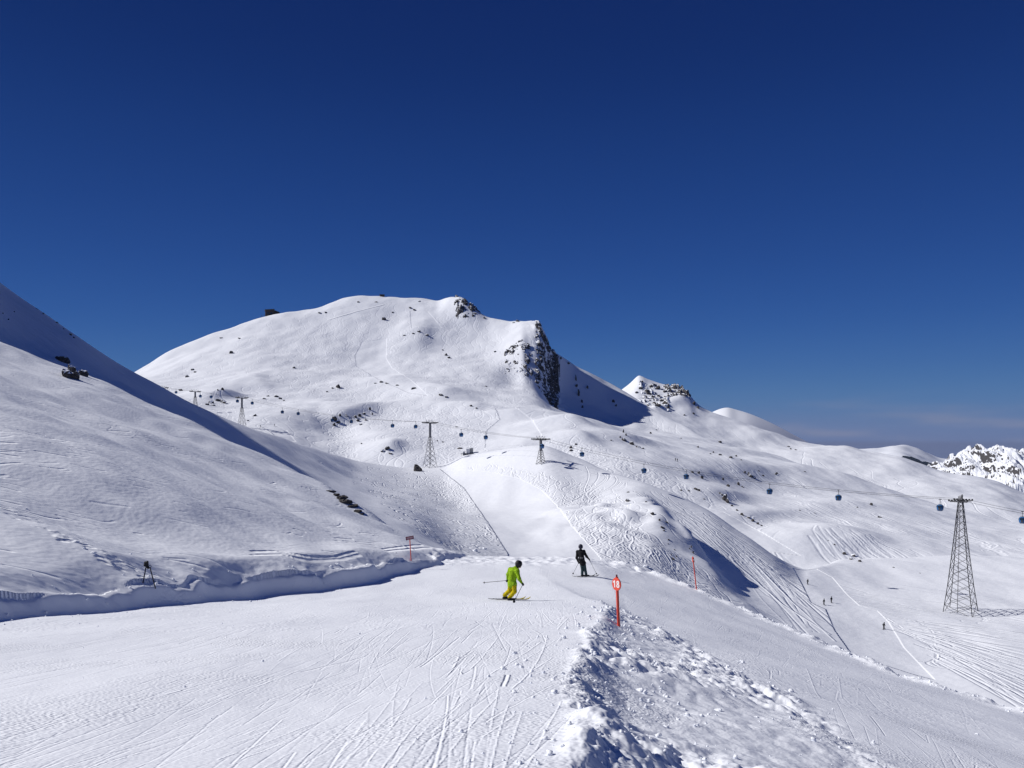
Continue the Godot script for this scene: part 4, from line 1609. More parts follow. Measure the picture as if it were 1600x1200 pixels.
# ---------------------------------------------------------------- people
func ski(a: Vector3, dir: Vector3, long: float, mat: Material, label: String, group: String) -> void:
	# a: middle of the ski; it follows the snow under it
	var f := a + dir * long * 0.5
	var b := a - dir * long * 0.5
	for q in 2:
		var p := f if q == 0 else b
		var h := snow_height(p.x, -p.z)
		if q == 0:
			f.y = h + 0.03
		else:
			b.y = h + 0.03
	var o := base("ski", (f + b) * 0.5)
	tag(o, label, "ski", group)
	var st := SurfaceTool.new()
	st.begin(Mesh.PRIMITIVE_TRIANGLES)
	st.set_smooth_group(-1)
	var y := (f - b).normalized()
	var side := y.cross(Vector3.UP).normalized()
	var up := side.cross(y).normalized()
	var rows := []
	for k in 15:
		var t := k / 14.0
		var w := 0.047 - 0.013 * sin(PI * t)
		if t > 0.93:
			w *= sqrt(maxf(0.0, 1.0 - pow((t - 0.93) / 0.07, 2.0))) + 0.05
		var lift := 0.10 * pow(maxf(0.0, (t - 0.86) / 0.14), 2.0) + 0.02 * pow(maxf(0.0, (0.06 - t) / 0.06), 2.0)
		var c := y * (t - 0.5) * long + up * lift
		rows.append([c - side * w, c + side * w, c + side * w + up * 0.014, c - side * w + up * 0.014])
	for k in 14:
		for s in 4:
			var p: Vector3 = rows[k][s]
			var q: Vector3 = rows[k][(s + 1) % 4]
			var r: Vector3 = rows[k + 1][(s + 1) % 4]
			var u: Vector3 = rows[k + 1][s]
			for v in [p, r, q, p, u, r]:
				st.add_vertex(v)
	st.generate_normals()
	part("blade", st.commit(), mats.dark_steel, o)
	var tp := SurfaceTool.new()
	tp.begin(Mesh.PRIMITIVE_TRIANGLES)
	tp.set_smooth_group(-1)
	for k in range(10, 14):
		var p: Vector3 = rows[k][3] + up * 0.003
		var q: Vector3 = rows[k][2] + up * 0.003
		var r: Vector3 = rows[k + 1][2] + up * 0.003
		var u: Vector3 = rows[k + 1][3] + up * 0.003
		for v in [p, r, q, p, u, r]:
			tp.add_vertex(v)
	tp.generate_normals()
	part("tip_sheet", tp.commit(), mat, o)
	var bind := part("binding", box_mesh(Vector3(0.07, 0.035, 0.34)), mats.black, o)
	bind.transform = Transform3D(Basis(side, up, -y), up * 0.03)


func ski_pole(hand: Vector3, tip: Vector3, label: String) -> void:
	var o := base("ski_pole", tip)
	tag(o, label, "ski pole")
	var h := hand - tip
	lay(part("shaft", unit_rod, mats.charcoal, o), Vector3.ZERO, h, 0.009)
	lay(part("grip", unit_rod, mats.black, o), h * 0.93, h * 1.05, 0.017)
	lay(part("basket", unit_rod, mats.black, o), h * 0.05, h * 0.06, 0.045)


func glove_bones(wrist: Vector3, hand: Vector3, along: Vector3) -> Array:
	# palm, four curled fingers and a thumb round a pole that runs along
	var out := [[wrist, hand, 0.04, 0.042]]
	var fwd := (hand - wrist).normalized()
	var side := fwd.cross(along).normalized()
	for k in 4:
		var r := hand + along * (0.03 - 0.02 * k) + fwd * 0.02
		var a := r + fwd * (0.035 - 0.004 * absf(k - 1.3)) + side * 0.01
		var b := a + side * -0.035 - fwd * 0.005
		out.append([r, a, 0.012, 0.011])
		out.append([a, b, 0.011, 0.01])
		out.append([b, b - fwd * 0.03, 0.01, 0.009])
	var t := hand + along * 0.035 - fwd * 0.01
	out.append([t, t + side * -0.03 + along * 0.02, 0.013, 0.012])
	out.append([t + side * -0.03 + along * 0.02, t + side * -0.04 + fwd * 0.03, 0.012, 0.011])
	return out


# j: joints in metres round the feet (x to the side, y up, z towards the viewer); fwd: where the head looks
func skier(at: Vector3, j: Dictionary, fwd: Vector3, label: String, jacket: Material, trousers: Material, helmet: Material, tips: Array) -> Node3D:
	var o := base("person", at)
	tag(o, label, "person")
	var n: Vector3 = j.neck
	var hd: Vector3 = j.head
	var side := fwd.cross(Vector3.UP).normalized()
	var core := [[j.pelvis, j.chest, 0.12, 0.13], [j.chest, n, 0.1, 0.06], [n, hd, 0.055, 0.06], [hd + Vector3(0, 0.03, 0), hd + fwd * 0.02 + Vector3(0, -0.05, 0), 0.095, 0.075], [hd + fwd * 0.085 + Vector3(0, -0.0, 0), hd + fwd * 0.105 + Vector3(0, -0.03, 0), 0.012, 0.018], [hd + fwd * 0.06 + Vector3(0, -0.1, 0), hd + fwd * 0.07 + Vector3(0, -0.1, 0), 0.04, 0.035]]
	for s in ["l", "r"]:
		core.append_array([[j.chest, j["sh" + s], 0.1, 0.055], [j["sh" + s], j["el" + s], 0.05, 0.04], [j["el" + s], j["wr" + s], 0.04, 0.03], [j.pelvis, j["hip" + s], 0.11, 0.09], [j["hip" + s], j["kn" + s], 0.08, 0.06], [j["kn" + s], j["an" + s], 0.055, 0.04]])
	part("body", flesh(core, 0.022, 0.04), mats.skin, o)
	var coat := [[j.pelvis - Vector3(0, 0.06, 0), j.waist, 0.165, 0.155], [j.waist, j.chest, 0.155, 0.175], [j.chest, n - Vector3(0, 0.05, 0), 0.15, 0.09], [n - Vector3(0, 0.04, 0), n + Vector3(0, 0.03, 0), 0.085, 0.075], [n - fwd * 0.07, n - fwd * 0.12 - Vector3(0, 0.08, 0), 0.07, 0.05]]
	for s in ["l", "r"]:
		coat.append_array([[j.chest + Vector3(0, 0.04, 0), j["sh" + s], 0.12, 0.095], [j["sh" + s], j["el" + s], 0.085, 0.07], [j["el" + s], j["wr" + s], 0.07, 0.05], [j.pelvis - Vector3(0, 0.03, 0), j["hip" + s] + Vector3(0, 0.02, 0), 0.15, 0.125]])
	part("jacket", flesh(coat, 0.02, 0.05), jacket, o)
	var legs := []
	for s in ["l", "r"]:
		legs.append_array([[j.pelvis, j["hip" + s], 0.13, 0.115], [j["hip" + s], j["kn" + s], 0.112, 0.088], [j["kn" + s], j["an" + s] + Vector3(0, 0.05, 0), 0.085, 0.082]])
	part("trousers", flesh(legs, 0.02, 0.03), trousers, o)
	for s in ["l", "r"]:
		var a: Vector3 = j["an" + s]
		var toe: Vector3 = a + j.ski * 0.19
		toe.y = a.y - 0.06
		part("boot", flesh([[a + Vector3(0, 0.1, 0), a, 0.06, 0.06], [a - j.ski * 0.05 + Vector3(0, -0.05, 0), a + Vector3(0, -0.05, 0), 0.05, 0.055], [a + Vector3(0, -0.04, 0), toe, 0.055, 0.042]], 0.015, 0.03), mats.black, o)
		var tip: Vector3 = tips[0 if s == "l" else 1] - at
		part("glove", flesh(glove_bones(j["wr" + s], j["ha" + s], (j["ha" + s] - tip).normalized()), 0.009, 0.012), mats.black, o)
	var hat := part("helmet", flesh([[hd + Vector3(0, 0.035, 0) - fwd * 0.02, hd + Vector3(0, 0.04, 0) + fwd * 0.03, 0.125, 0.115], [hd - fwd * 0.05 + Vector3(0, -0.04, 0), hd - fwd * 0.03, 0.095, 0.11], [hd + side * 0.08 + Vector3(0, -0.05, 0), hd + side * 0.06, 0.05, 0.06], [hd - side * 0.08 + Vector3(0, -0.05, 0), hd - side * 0.06, 0.05, 0.06]], 0.014, 0.04), helmet, o)
	part("goggles", flesh([[hd + fwd * 0.095 + side * 0.045 + Vector3(0, 0.005, 0), hd + fwd * 0.095 - side * 0.045 + Vector3(0, 0.005, 0), 0.036, 0.036]], 0.01, 0.01), mats.glass, hat)
	for s in 2:
		ski_pole(at + j["ha" + ["l", "r"][s]], tips[s], "thin dark ski pole %s by the %s" % [j.poles[s], j.who])
	return o


func local(px: float, py: float, ox: float, oy: float, d: float, z: float) -> Vector3:
	return Vector3((px - ox) * d / F, (oy - py) * d / F, z)


func make_people() -> void:
	var at := on_snow(797, 938)
	var d := -at.z
	var fwd := Vector3(0.72, -0.25, -0.6).normalized()
	var L := func(px: float, py: float, z: float) -> Vector3:
		return local(px, py, 797, 938, d, z)
	var j := {"who": "skier in the lime jacket", "poles": ["trailed behind", "planted"], "ski": Vector3(0.86, 0, -0.5).normalized(), "head": L.call(810.6, 882.0, -0.02), "neck": L.call(807.0, 888.0, -0.02), "chest": L.call(802.5, 893.5, -0.02), "waist": L.call(800.5, 904, -0.02), "pelvis": L.call(800, 911, -0.02),
		"shl": L.call(797.5, 891, -0.14), "shr": L.call(808, 891.5, 0.13), "ell": L.call(793.8, 899, -0.2), "elr": L.call(811, 902.5, 0.24), "wrl": L.call(793.0, 906, -0.2), "wrr": L.call(814.6, 908.5, 0.2), "hal": L.call(792.5, 908.5, -0.2), "har": L.call(817, 911.5, 0.18),
		"hipl": L.call(797.6, 913, -0.1), "hipr": L.call(803, 913, 0.07), "knl": L.call(796.5, 923.5, -0.14), "knr": L.call(804, 923.5, 0.09), "anl": L.call(788.5, 933.6, -0.2), "anr": L.call(796.5, 934.6, 0.05)}
	var tl := at + local(754, 913, 797, 938, d, -0.35)
	var tr := on_snow(802.3, 942)
	skier(at, j, fwd, "skier in a lime green jacket and yellow trousers, bent forward in a turn", mats.lime, mats.yellow, mats.black, [tl, tr])
	ski(at + Vector3(j.anr.x + 0.1, 0, j.anr.z), j.ski, 1.66, mats.yellow, "dark ski with a yellow green tip under the skier in the lime jacket", "skis of the skier in lime")
	ski(at + Vector3(j.anl.x + 0.1, 0, j.anl.z), j.ski, 1.66, mats.yellow, "dark ski with a yellow green tip under the skier in the lime jacket", "skis of the skier in lime")

	at = on_snow(911, 901)
	d = -at.z
	fwd = Vector3(0.2, -0.1, -0.97).normalized()
	var K := func(px: float, py: float, z: float) -> Vector3:
		return local(px, py, 911, 901, d, z)
	j = {"who": "skier with the backpack", "poles": ["held aside on the uphill side", "planted ahead on the downhill side"], "ski": Vector3(0.85, 0, -0.52).normalized(), "head": K.call(907.4, 854.4, -0.03), "neck": K.call(907.2, 859.2, 0.0), "chest": K.call(907.3, 864, 0.0), "waist": K.call(909, 873, 0.0), "pelvis": K.call(910.3, 878.5, 0.0),
		"shl": K.call(902.4, 862.2, -0.03), "shr": K.call(912.3, 861.5, 0.0), "ell": K.call(901, 871.5, 0.03), "elr": K.call(916.6, 869.5, -0.02), "wrl": K.call(903.4, 877.5, -0.05), "wrr": K.call(919.8, 873.2, -0.12), "hal": K.call(904.4, 879.6, -0.08), "har": K.call(921.2, 875, -0.15),
		"hipl": K.call(908.6, 880, 0.0), "hipr": K.call(912.4, 880, 0.0), "knl": K.call(910, 889.6, -0.04), "knr": K.call(914.2, 889.4, -0.03), "anl": K.call(909.6, 898, 0.02), "anr": K.call(915.6, 897.8, 0.04)}
	skier(at, j, fwd, "skier in a black jacket and grey green trousers standing with a backpack on", mats.charcoal, mats.teal, mats.navy, [on_snow(895, 897), on_snow(932.5, 897.5)])
	ski(at + Vector3(j.anr.x + 0.1, 0, j.anr.z), j.ski, 1.7, mats.dark_steel, "dark ski under the skier with the backpack", "skis of the skier with the backpack")
	ski(at + Vector3(j.anl.x + 0.1, 0, j.anl.z), j.ski, 1.7, mats.dark_steel, "dark ski under the skier with the backpack", "skis of the skier with the backpack")
	var c: Vector3 = at + (j.chest as Vector3).lerp(j.waist, 0.45) + Vector3(-0.01, 0.0, 0.2)
	var b := base("backpack", c)
	tag(b, "black backpack with grey pockets on the standing skier's back", "backpack")
	part("bag", flesh([[Vector3(-0.07, 0.2, 0), Vector3(0.07, 0.2, 0), 0.09, 0.09], [Vector3(-0.08, -0.2, 0), Vector3(0.08, -0.2, 0), 0.11, 0.11], [Vector3(0, 0.18, 0), Vector3(0, -0.2, 0), 0.11, 0.13]], 0.018, 0.05), mats.charcoal, b)
	part("pocket", flesh([[Vector3(-0.04, -0.1, 0.1), Vector3(0.05, -0.1, 0.1), 0.06, 0.06]], 0.015, 0.02), flat(0.1, 0.1, 0.105), b)
	for s in [-1, 1]:
		part("strap", chain(PackedVector3Array([Vector3(s * 0.09, 0.22, -0.05), Vector3(s * 0.12, 0.27, -0.16), Vector3(s * 0.13, 0.2, -0.33), Vector3(s * 0.13, -0.1, -0.34)]), 0.025, 6), mats.black, b)

	# skiers far below
	var bones := [[Vector3(0, 0.85, 0), Vector3(0.04, 1.3, -0.03), 0.17, 0.2], [Vector3(0.05, 1.4, -0.04), Vector3(0.08, 1.62, -0.06), 0.08, 0.12]]
	for s in [-1, 1]:
		bones.append_array([[Vector3(0.04, 1.36, -0.03), Vector3(s * 0.2, 1.32, 0), 0.1, 0.08], [Vector3(s * 0.2, 1.32, 0), Vector3(s * 0.3, 1.05, 0.02), 0.075, 0.06], [Vector3(s * 0.3, 1.05, 0.02), Vector3(s * 0.3, 0.86, -0.2), 0.06, 0.05], [Vector3(0, 0.85, 0), Vector3(s * 0.1, 0.5, -0.06), 0.13, 0.09], [Vector3(s * 0.1, 0.5, -0.06), Vector3(s * 0.1, 0.06, 0.04), 0.085, 0.07]])
	var body := flesh(bones, 0.04, 0.06)
	var n := 0
	for q in [[1262, 913, 0.95, "skier in dark clothes high on the groomed valley run"], [1287.5, 945, 1.0, "skier in dark clothes standing at the edge of the valley run"], [1299, 941.5, 1.0, "skier in dark clothes sliding past another on the valley run"], [1381, 983, 1.05, "skier in dark clothes alone low on the groomed valley run"], [1055.5, 720, 1.0, "tiny skier on the streaked mountain flank"], [1058.5, 721, 1.0, "tiny skier on the streaked mountain flank"], [407, 668, 1.0, "tiny skier on the short groomed run past the far tower"], [429, 666, 0.9, "tiny skier at the top edge of the short groomed run"]]:
		var w := on_snow(q[0], q[1])
		if w.z > 0.0:
			continue
		var o := base("person", w, rng.randf() * TAU)
		tag(o, q[3], "person", "skiers far off")
		part("body", body, mats.charcoal, o).scale = Vector3.ONE * q[2]
		part("helmet", flesh([[Vector3(0.08, 1.66, -0.06), Vector3(0.08, 1.7, -0.06), 0.14, 0.13]], 0.04, 0.04), mats.black, o).scale = Vector3.ONE * q[2]
		for s in [-1, 1]:
			part("ski", box_mesh(Vector3(0.1, 0.03, 1.6)), mats.black, o).position = Vector3(s * 0.11, 0.03, -0.1)
		n += 1


# ---------------------------------------------------------------- signs, huts and the rest
func make_small() -> void:
	# the numbered marker of the run
	var q := on_snow(967, 979)
	var d := -q.z
	var o := base("piste_marker", q - Vector3(0, 0.1, 0))
	tag(o, "red marker post with an oval disc that reads 18", "sign")
	var lean := Vector3(-3.5 * d / F, 81.0 * d / F + 0.1, 0)
	lay(part("post", unit_rod, mats.red, o), Vector3.ZERO, lean * 0.96, 0.034)
	lay(part("tip", unit_rod, mats.dark_red, o), lean * 0.96, lean, 0.02)
	var disc := Node3D.new()
	disc.name = "disc"
	o.add_child(disc)
	disc.position = lean * 0.84 + Vector3(-0.015, 0, 0.05)
	disc.rotation = Vector3(0, -1.0, 0.06)
	var r := 10.0 * d / F
	lay(part("plate", rod_mesh(1.0, 1.0, 1.0, 32), mats.red, disc), Vector3(0, 0, -0.012), Vector3(0, 0, 0.012), r)
	var txt := TextMesh.new()
	txt.text = "18"
	var font := SystemFont.new()
	font.font_names = PackedStringArray(["Droid Sans"])
	font.font_weight = 700
	txt.font = font
	txt.font_size = 32
	txt.pixel_size = r * 1.5 / 32.0
	txt.depth = 0.006
	part("number", txt, mats.white, disc).position.z = 0.016
	# a plain post on the far edge, its plate seen edge on
	q = on_snow(1088.5, 921)
	d = -q.z
	o = base("piste_marker", q - Vector3(0, 0.1, 0))
	tag(o, "thin leaning red marker post at the brow above the shaded nose", "sign")
	lean = Vector3(-6.0 * d / F, 51.5 * d / F + 0.1, 0)
	lay(part("post", unit_rod, mats.red, o), Vector3.ZERO, lean, 0.036)
	lay(part("plate", unit_bar, mats.red, o), lean * 0.84, lean * 0.97, 0.1, 0.22)
	lay(part("number_plate", unit_bar, mats.white, o), lean * 0.89 + Vector3(0, 0, 0.02), lean * 0.93 + Vector3(0, 0, 0.02), 0.05, 0.24)
	# the board on the bank
	q = on_snow(642.5, 876)
	d = -q.z
	o = base("notice_board", q - Vector3(0, 0.15, 0))
	tag(o, "small framed board on a thin red post standing on the snow bank", "sign")
	var k := d / F
	lean = Vector3(-2.2 * k, 35.0 * k + 0.15, 0)
	lay(part("post", unit_rod, mats.red, o), Vector3.ZERO, lean, 0.75 * k)
	var bd := Node3D.new()
	bd.name = "board"
	o.add_child(bd)
	bd.position = lean + Vector3(0, 0.6 * k, 0.04)
	bd.rotation = Vector3(0, 0.2, 0.17)
	part("panel", box_mesh(Vector3(11.4 * k, 3.6 * k, 0.02)), flat(0.5, 0.3, 0.32), bd)
	for s in [-1, 1]:
		part("frame", box_mesh(Vector3(12.4 * k, 1.0 * k, 0.04)), mats.dark_red, bd).position.y = s * 2.1 * k
		part("frame", box_mesh(Vector3(1.0 * k, 3.2 * k, 0.04)), mats.dark_red, bd).position.x = s * 5.7 * k
	# two dark poles leaning together with a bag on top
	q = on_snow(231, 914)
	d = -q.z
	k = d / F
	o = base("pole_stand", q)
	tag(o, "two dark poles leaning together on the bank with a black bag on top", "stand")
	var nav := flat(0.008, 0.012, 0.04, 0.6, 0.4)
	lay(part("pole", unit_rod, nav, o), Vector3(-8.6 * k, -0.12, 0.03), Vector3(-3.2 * k, 27 * k, 0), 0.95 * k)
	lay(part("pole_foot", unit_rod, flat(0.55, 0.1, 0.05), o), Vector3(-9.4 * k, -0.05, 0.03), Vector3(-7.8 * k, 4.5 * k, 0.03), 1.2 * k)
	lay(part("pole", unit_rod, mats.black, o), Vector3(10.8 * k, -0.12, -0.05), Vector3(3.2 * k, 28 * k, 0), 0.85 * k)
	part("bag", flesh([[Vector3(-4.5, 31, 0) * k, Vector3(-1.0, 35.5, 0) * k, 2.2 * k, 2.2 * k], [Vector3(-4.0, 35, 0) * k, Vector3(-0.8, 32, 0) * k, 2.0 * k, 2.2 * k], [Vector3(-1.4, 29, 0) * k, Vector3(0.4, 27, 0) * k, 2.4 * k, 2.0 * k]], 0.5 * k, 0.8 * k), mats.black, o)
	var ring := TorusMesh.new()
	ring.inner_radius = 1.6 * k
	ring.outer_radius = 2.4 * k
	ring.rings = 16
	ring.ring_segments = 6
	var rg := part("strap", ring, mats.black, o)
	rg.position = Vector3(3.4 * k, 29 * k, 0)
	rg.rotation.x = PI / 2
	# the dark station on the shoulder of the mountain
	q = pt(423, 496, 998)
	o = base("mountain_station", q + Vector3(0, -1.2, 0), 0.35)
	tag(o, "dark angular lift station on the shoulder of the broad mountain", "building")
	part("wall", box_mesh(Vector3(10.5, 10, 9)), mats.timber, o).position = Vector3(-1.5, 5, 0)
	part("wall", box_mesh(Vector3(7, 8, 8)), mats.timber, o).position = Vector3(6.5, 4, 0)
	var rf := part("roof", box_mesh(Vector3(12, 0.8, 10.5)), mats.dark_steel, o)
	rf.position = Vector3(-1.5, 10.6, 0)
	rf.rotation.z = 0.12
	rf = part("roof", box_mesh(Vector3(8.5, 0.7, 9.5)), mats.dark_steel, o)
	rf.position = Vector3(7, 8.9, 0)
	rf.rotation.z = -0.35
	for s in 2:
		part("window", box_mesh(Vector3(2.2, 2.0, 0.2)), mats.glass, o).position = Vector3(-3.5 + s * 4.0, 6.0, 4.6)
	part("door", box_mesh(Vector3(3.2, 3.6, 0.2)), mats.black, o).position = Vector3(6.4, 4.2, 4.1)
	for s in 2:
		bar("mast", Vector3(-9 - s * 3, 0, 0), Vector3(-8 - s * 3, 4.5 - s, 0), 0.5, mats.dark_steel, o)
	# small things on the skyline
	for w in [[597, 462, 7, 3, "small dark hut on the highest point of the broad mountain"], [654, 468, 9, 3, "low dark shed on the skyline between the two tops"]]:
		q = pt(w[0], w[1] + 2, 1045)
		k = 1045 / F
		o = base("hut", q + Vector3(0, -1.5, 0), 0.2)
		tag(o, w[4], "hut")
		part("wall", box_mesh(Vector3(w[2] * k, w[3] * k + 1.5, 4)), mats.timber, o).position.y = (w[3] * k + 1.5) * 0.5
		part("roof", box_mesh(Vector3(w[2] * k + 1.0, 0.5, 5)), mats.dark_steel, o).position.y = w[3] * k + 1.75
	# the pale hut and fence at the top of the ramp
	q = on_snow(731, 709)
	d = -q.z
	k = d / F
	o = base("lift_hut", q - Vector3(0, 0.3, 0), -0.15)
	tag(o, "pale boxy hut on a platform at the top of the groomed ramp", "hut")
	part("platform", box_mesh(Vector3(20 * k, 0.25, 5)), mats.steel, o).position.y = 0.55
	part("wall", box_mesh(Vector3(5.4 * k, 7.0 * k, 2.6)), mats.white, o).position = Vector3(1.2 * k, 0.6 + 3.5 * k, 0.3)
	part("wall", box_mesh(Vector3(3.8 * k, 8.0 * k, 2.4)), mats.grey_wall, o).position = Vector3(6.0 * k, 0.6 + 4.0 * k, 0)
	part("roof", box_mesh(Vector3(10.0 * k, 0.2, 3.2)), mats.white, o).position = Vector3(3.6 * k, 0.75 + 8.0 * k, 0.1)
	part("counter", box_mesh(Vector3(3.0 * k, 3.0 * k, 1.6)), mats.white, o).position = Vector3(-5.5 * k, 0.6 + 1.5 * k, 0.4)
	for s in 5:
		bar("post", Vector3((s - 2) * 4.4 * k, -0.6, 2.2), Vector3((s - 2) * 4.4 * k, 0.6, 2.2), 0.2, mats.dark_steel, o)
	# lumps of snow that broke off the banks
	for s in [[999, 1079, 15, 11], [974, 1082, 6, 5], [1121, 1110, 15, 8], [1043, 1137, 12, 11], [995, 1156, 12, 10], [1208, 1072, 9, 6], [1236, 1081, 14, 11], [1157, 1050, 7, 5], [1085, 1036, 7, 5], [1003, 991, 9, 6], [958, 1037, 7, 6], [935, 1150, 14, 12], [1068, 1108, 10, 6], [1100, 1192, 10, 8], [905, 1025, 8, 7], [922, 1043, 8, 7], [1598, 1113, 7, 6], [1136, 1078, 6, 4], [1182, 1120, 8, 5], [1255, 1110, 8, 5], [1326, 1160, 8, 5], [1040, 1096, 7, 4], [985, 1040, 6, 5], [948, 1105, 11, 9], [962, 1168, 13, 11], [1075, 1085, 6, 4], [118, 846, 14, 6], [145, 864, 12, 7], [132, 857, 8, 6], [203, 866, 7, 5], [40, 795, 10, 4], [135, 936, 9, 6], [517, 886, 9, 8], [527, 882, 9, 7], [550, 884, 7, 7], [742, 861, 14, 9], [758, 858, 10, 7], [1010, 886, 12, 8]]:
		q = on_snow(s[0], s[1])
		if q.z > 0.0:
			continue
		k = -q.z / F
		var kind := rng.randi() % stones.size()
		o = part("snow_lump", lumps[kind], mats.plain_snow)
		o.position = q + Vector3(0, s[3] * k * 0.12, 0)
		o.rotation.y = rng.randf() * TAU
		o.scale = Vector3(s[2] * k * 0.46, s[3] * k * 0.42, s[2] * k * 0.4)
		tag(o, "rounded white snow lump broken off the churned bank", "snow lump", "snow lumps along the banks")
	# crumbs of snow along the churned strip and the edges
	var mm := MultiMesh.new()
	mm.transform_format = MultiMesh.TRANSFORM_3D
	mm.mesh = lumps[2]
	var list: Array[Transform3D] = []
	for s in 2200:
		var dd := 3.2 * pow(64.0 / 3.2, rng.randf())
		near_row(dd)
		var x := 0.0
		var which := rng.randf()
		if which < 0.55 and dd < 28.0:
			x = row_left + 0.35 + rng.randfn(0.0, 0.55) if rng.randf() < 0.75 else row_right + rng.randfn(0.0, 0.5)
		elif which < 0.8:
			x = row_edge + rng.randfn(0.0, 0.4)
		elif which < 0.965:
			x = row_bank + rng.randfn(0.3, 0.8)
		else:
			x = rng.randf_range(-9.0, 10.0)
		var sz := 0.01 + 0.04 * pow(rng.randf(), 3.0) * (0.5 if which >= 0.965 else 1.0)
		sz *= minf(0.35 + dd * 0.055, 1.5)
		list.append(Transform3D(Basis.from_euler(Vector3(rng.randf() * 6.0, rng.randf() * 6.0, 0)).scaled(Vector3(sz, sz * 0.8, sz)), Vector3(x, near_height(x, dd) + sz * 0.3, -dd)))
	mm.instance_count = list.size()
	for s in list.size():
		mm.set_instance_transform(s, list[s])
	var mi := MultiMeshInstance3D.new()
	mi.multimesh = mm
	mi.material_override = mats.plain_snow
	mi.name = "snow_crumbs"
	add_child(mi)
	tag(mi, "small snow crumbs scattered along the churned strip and the banks", "snow", "", "stuff")


var lumps: Array[ArrayMesh] = []


func make_lumps() -> void:
	for k in stones.size():
		var r := RandomNumberGenerator.new()
		r.seed = 100 + k
		var bones := []
		for q in 6:
			var a := Vector3(r.randf_range(-0.5, 0.5), r.randf_range(-0.4, 0.35), r.randf_range(-0.5, 0.5))
			bones.append([a, a + Vector3(r.randf_range(-0.3, 0.3), r.randf_range(-0.2, 0.2), r.randf_range(-0.3, 0.3)), r.randf_range(0.3, 0.5), r.randf_range(0.2, 0.45)])
		lumps.append(flesh(bones, 0.13, 0.3))


func make_things() -> void:
	make_rocks()
	make_outcrops()
	make_lumps()
	make_lift()
	make_people()
	make_small()


const BOX_NEAR := Rect2(-14, 2, 27, 64)
const BOX_CLOSE := Rect2(-10, 2, 16, 12)
const BOX_DRIFT := Rect2(-84, 10, 84, 112)
const BOX_KNOLL := Rect2(-170, 110, 460, 320)
const BOX_MOUNT := Rect2(-460, 260, 1060, 860)


func make_sky() -> PanoramaSkyMaterial:
	# colour of clear winter air by height above the horizon (degrees), with thin cloud streaks low down
	var t := [[-90, 0.12, 0.145, 0.25], [0, 0.14, 0.19, 0.35], [1.2, 0.125, 0.195, 0.37], [2.6, 0.09, 0.185, 0.38], [5.5, 0.05, 0.138, 0.36], [9.0, 0.028, 0.095, 0.315], [14, 0.0165, 0.063, 0.25], [20, 0.01, 0.042, 0.19], [27, 0.006, 0.026, 0.137], [34, 0.005, 0.02, 0.115], [60, 0.004, 0.016, 0.09], [90, 0.004, 0.015, 0.085]]
	var tr := []
	for c in 3:
		var l := []
		for q in t:
			l.append([q[0], q[c + 1]])
		tr.append(Table.new(l))
	var w := 2048
	var h := 1024
	var im := Image.create(w, h, false, Image.FORMAT_RGBF)
	var n := FastNoiseLite.new()
	n.seed = 5
	n.frequency = 1.0
	n.fractal_octaves = 5
	for y in h:
		var e := 90.0 - (y + 0.5) / h * 180.0
		var c := Color(tr[0].at(e), tr[1].at(e), tr[2].at(e))
		var low := ss(-1.0, 0.3, e) * ss(3.6, 0.6, e)
		if low <= 0.0:
			im.fill_rect(Rect2i(0, y, w, 1), c)
			continue
		for x in w:
			var a := TAU * x / w
			var k := ss(-0.1, 0.5, n.get_noise_3d(cos(a) * 5.0, sin(a) * 5.0, e * 1.1)) * low
			im.set_pixel(x, y, c.lerp(Color(0.26, 0.27, 0.37), k * 0.5))
	var m := PanoramaSkyMaterial.new()
	m.panorama = ImageTexture.create_from_image(im)
	return m


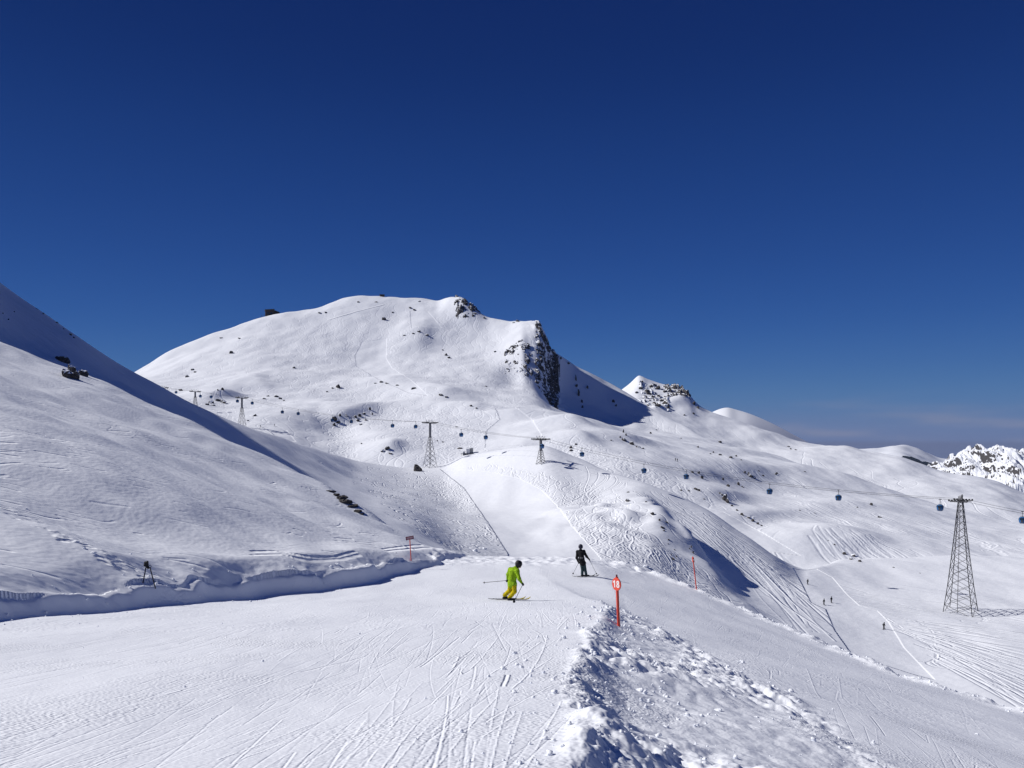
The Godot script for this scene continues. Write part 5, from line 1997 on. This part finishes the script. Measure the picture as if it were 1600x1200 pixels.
func _ready() -> void:
	rng.seed = 7
	var cam := Camera3D.new()
	cam.projection = Camera3D.PROJECTION_FRUSTUM
	cam.near = 0.1
	cam.far = 30000.0
	cam.size = 0.1 * 1200.0 / F
	cam.frustum_offset = Vector2(0, 0.1 * (HOR - 600.0) / F)
	add_child(cam)
	cam.current = true
	var env := Environment.new()
	env.background_mode = Environment.BG_SKY
	env.sky = Sky.new()
	env.sky.sky_material = make_sky()
	env.tonemap_mode = Environment.TONE_MAPPER_LINEAR
	env.tonemap_exposure = 1.0
	env.fog_enabled = true
	env.fog_density = 0.00002
	env.fog_light_color = Color(0.72, 0.82, 1.0)
	env.sdfgi_enabled = true
	env.ssao_enabled = true
	env.ssil_enabled = true
	var we := WorldEnvironment.new()
	we.environment = env
	add_child(we)
	var sun := DirectionalLight3D.new()
	sun.light_energy = 1.33
	sun.light_color = Color(1.0, 0.985, 0.965)
	sun.light_angular_distance = 0.53
	sun.shadow_enabled = true
	var e := deg_to_rad(38.8)
	sun.look_at_from_position(Vector3.ZERO, Vector3(cos(e) * cos(0.12), -sin(e), cos(e) * sin(0.12)))
	add_child(sun)

	for n in [[n_big, 0.05, 4], [n_mid, 0.5, 3], [n_fine, 4.0, 2], [n_smooth, 0.05, 1]]:
		n[0].noise_type = FastNoiseLite.TYPE_SIMPLEX_SMOOTH
		n[0].frequency = n[1]
		n[0].fractal_type = FastNoiseLite.FRACTAL_FBM
		n[0].fractal_octaves = n[2]
		n[0].seed = n[2] * 13
	var t0 := Time.get_ticks_msec()
	var hands: Array[Thread] = []
	for k in 6:
		hands.append(Thread.new())
	hands[3].start(make_near)
	make_sheets()
	hands[3].wait_to_finish()
	sheets.push_front(s_hill)
	sheets.push_front(s_near)
	print("sheets ", Time.get_ticks_msec() - t0)
	hands[0].start(piste_relief.bind(BOX_NEAR))
	hands[4].start(piste_relief.bind(BOX_CLOSE))
	hands[1].start(knoll_relief)
	hands[2].start(mount_relief)
	hands[5].start(drift_relief)
	make_materials()
	make_terrain()
	print("terrain ", Time.get_ticks_msec() - t0)
	make_things()
	print("things ", Time.get_ticks_msec() - t0)
	for k in [0, 1, 2, 4, 5]:
		var r: Relief = hands[k].wait_to_finish()
		var m: StandardMaterial3D = [mats.piste, mats.knoll, mats.mount, null, mats.piste_close, mats.drift][k]
		m.heightmap_enabled = true
		m.heightmap_scale = 100.0
		m.heightmap_texture = r.texture()
	print("all ", Time.get_ticks_msec() - t0)
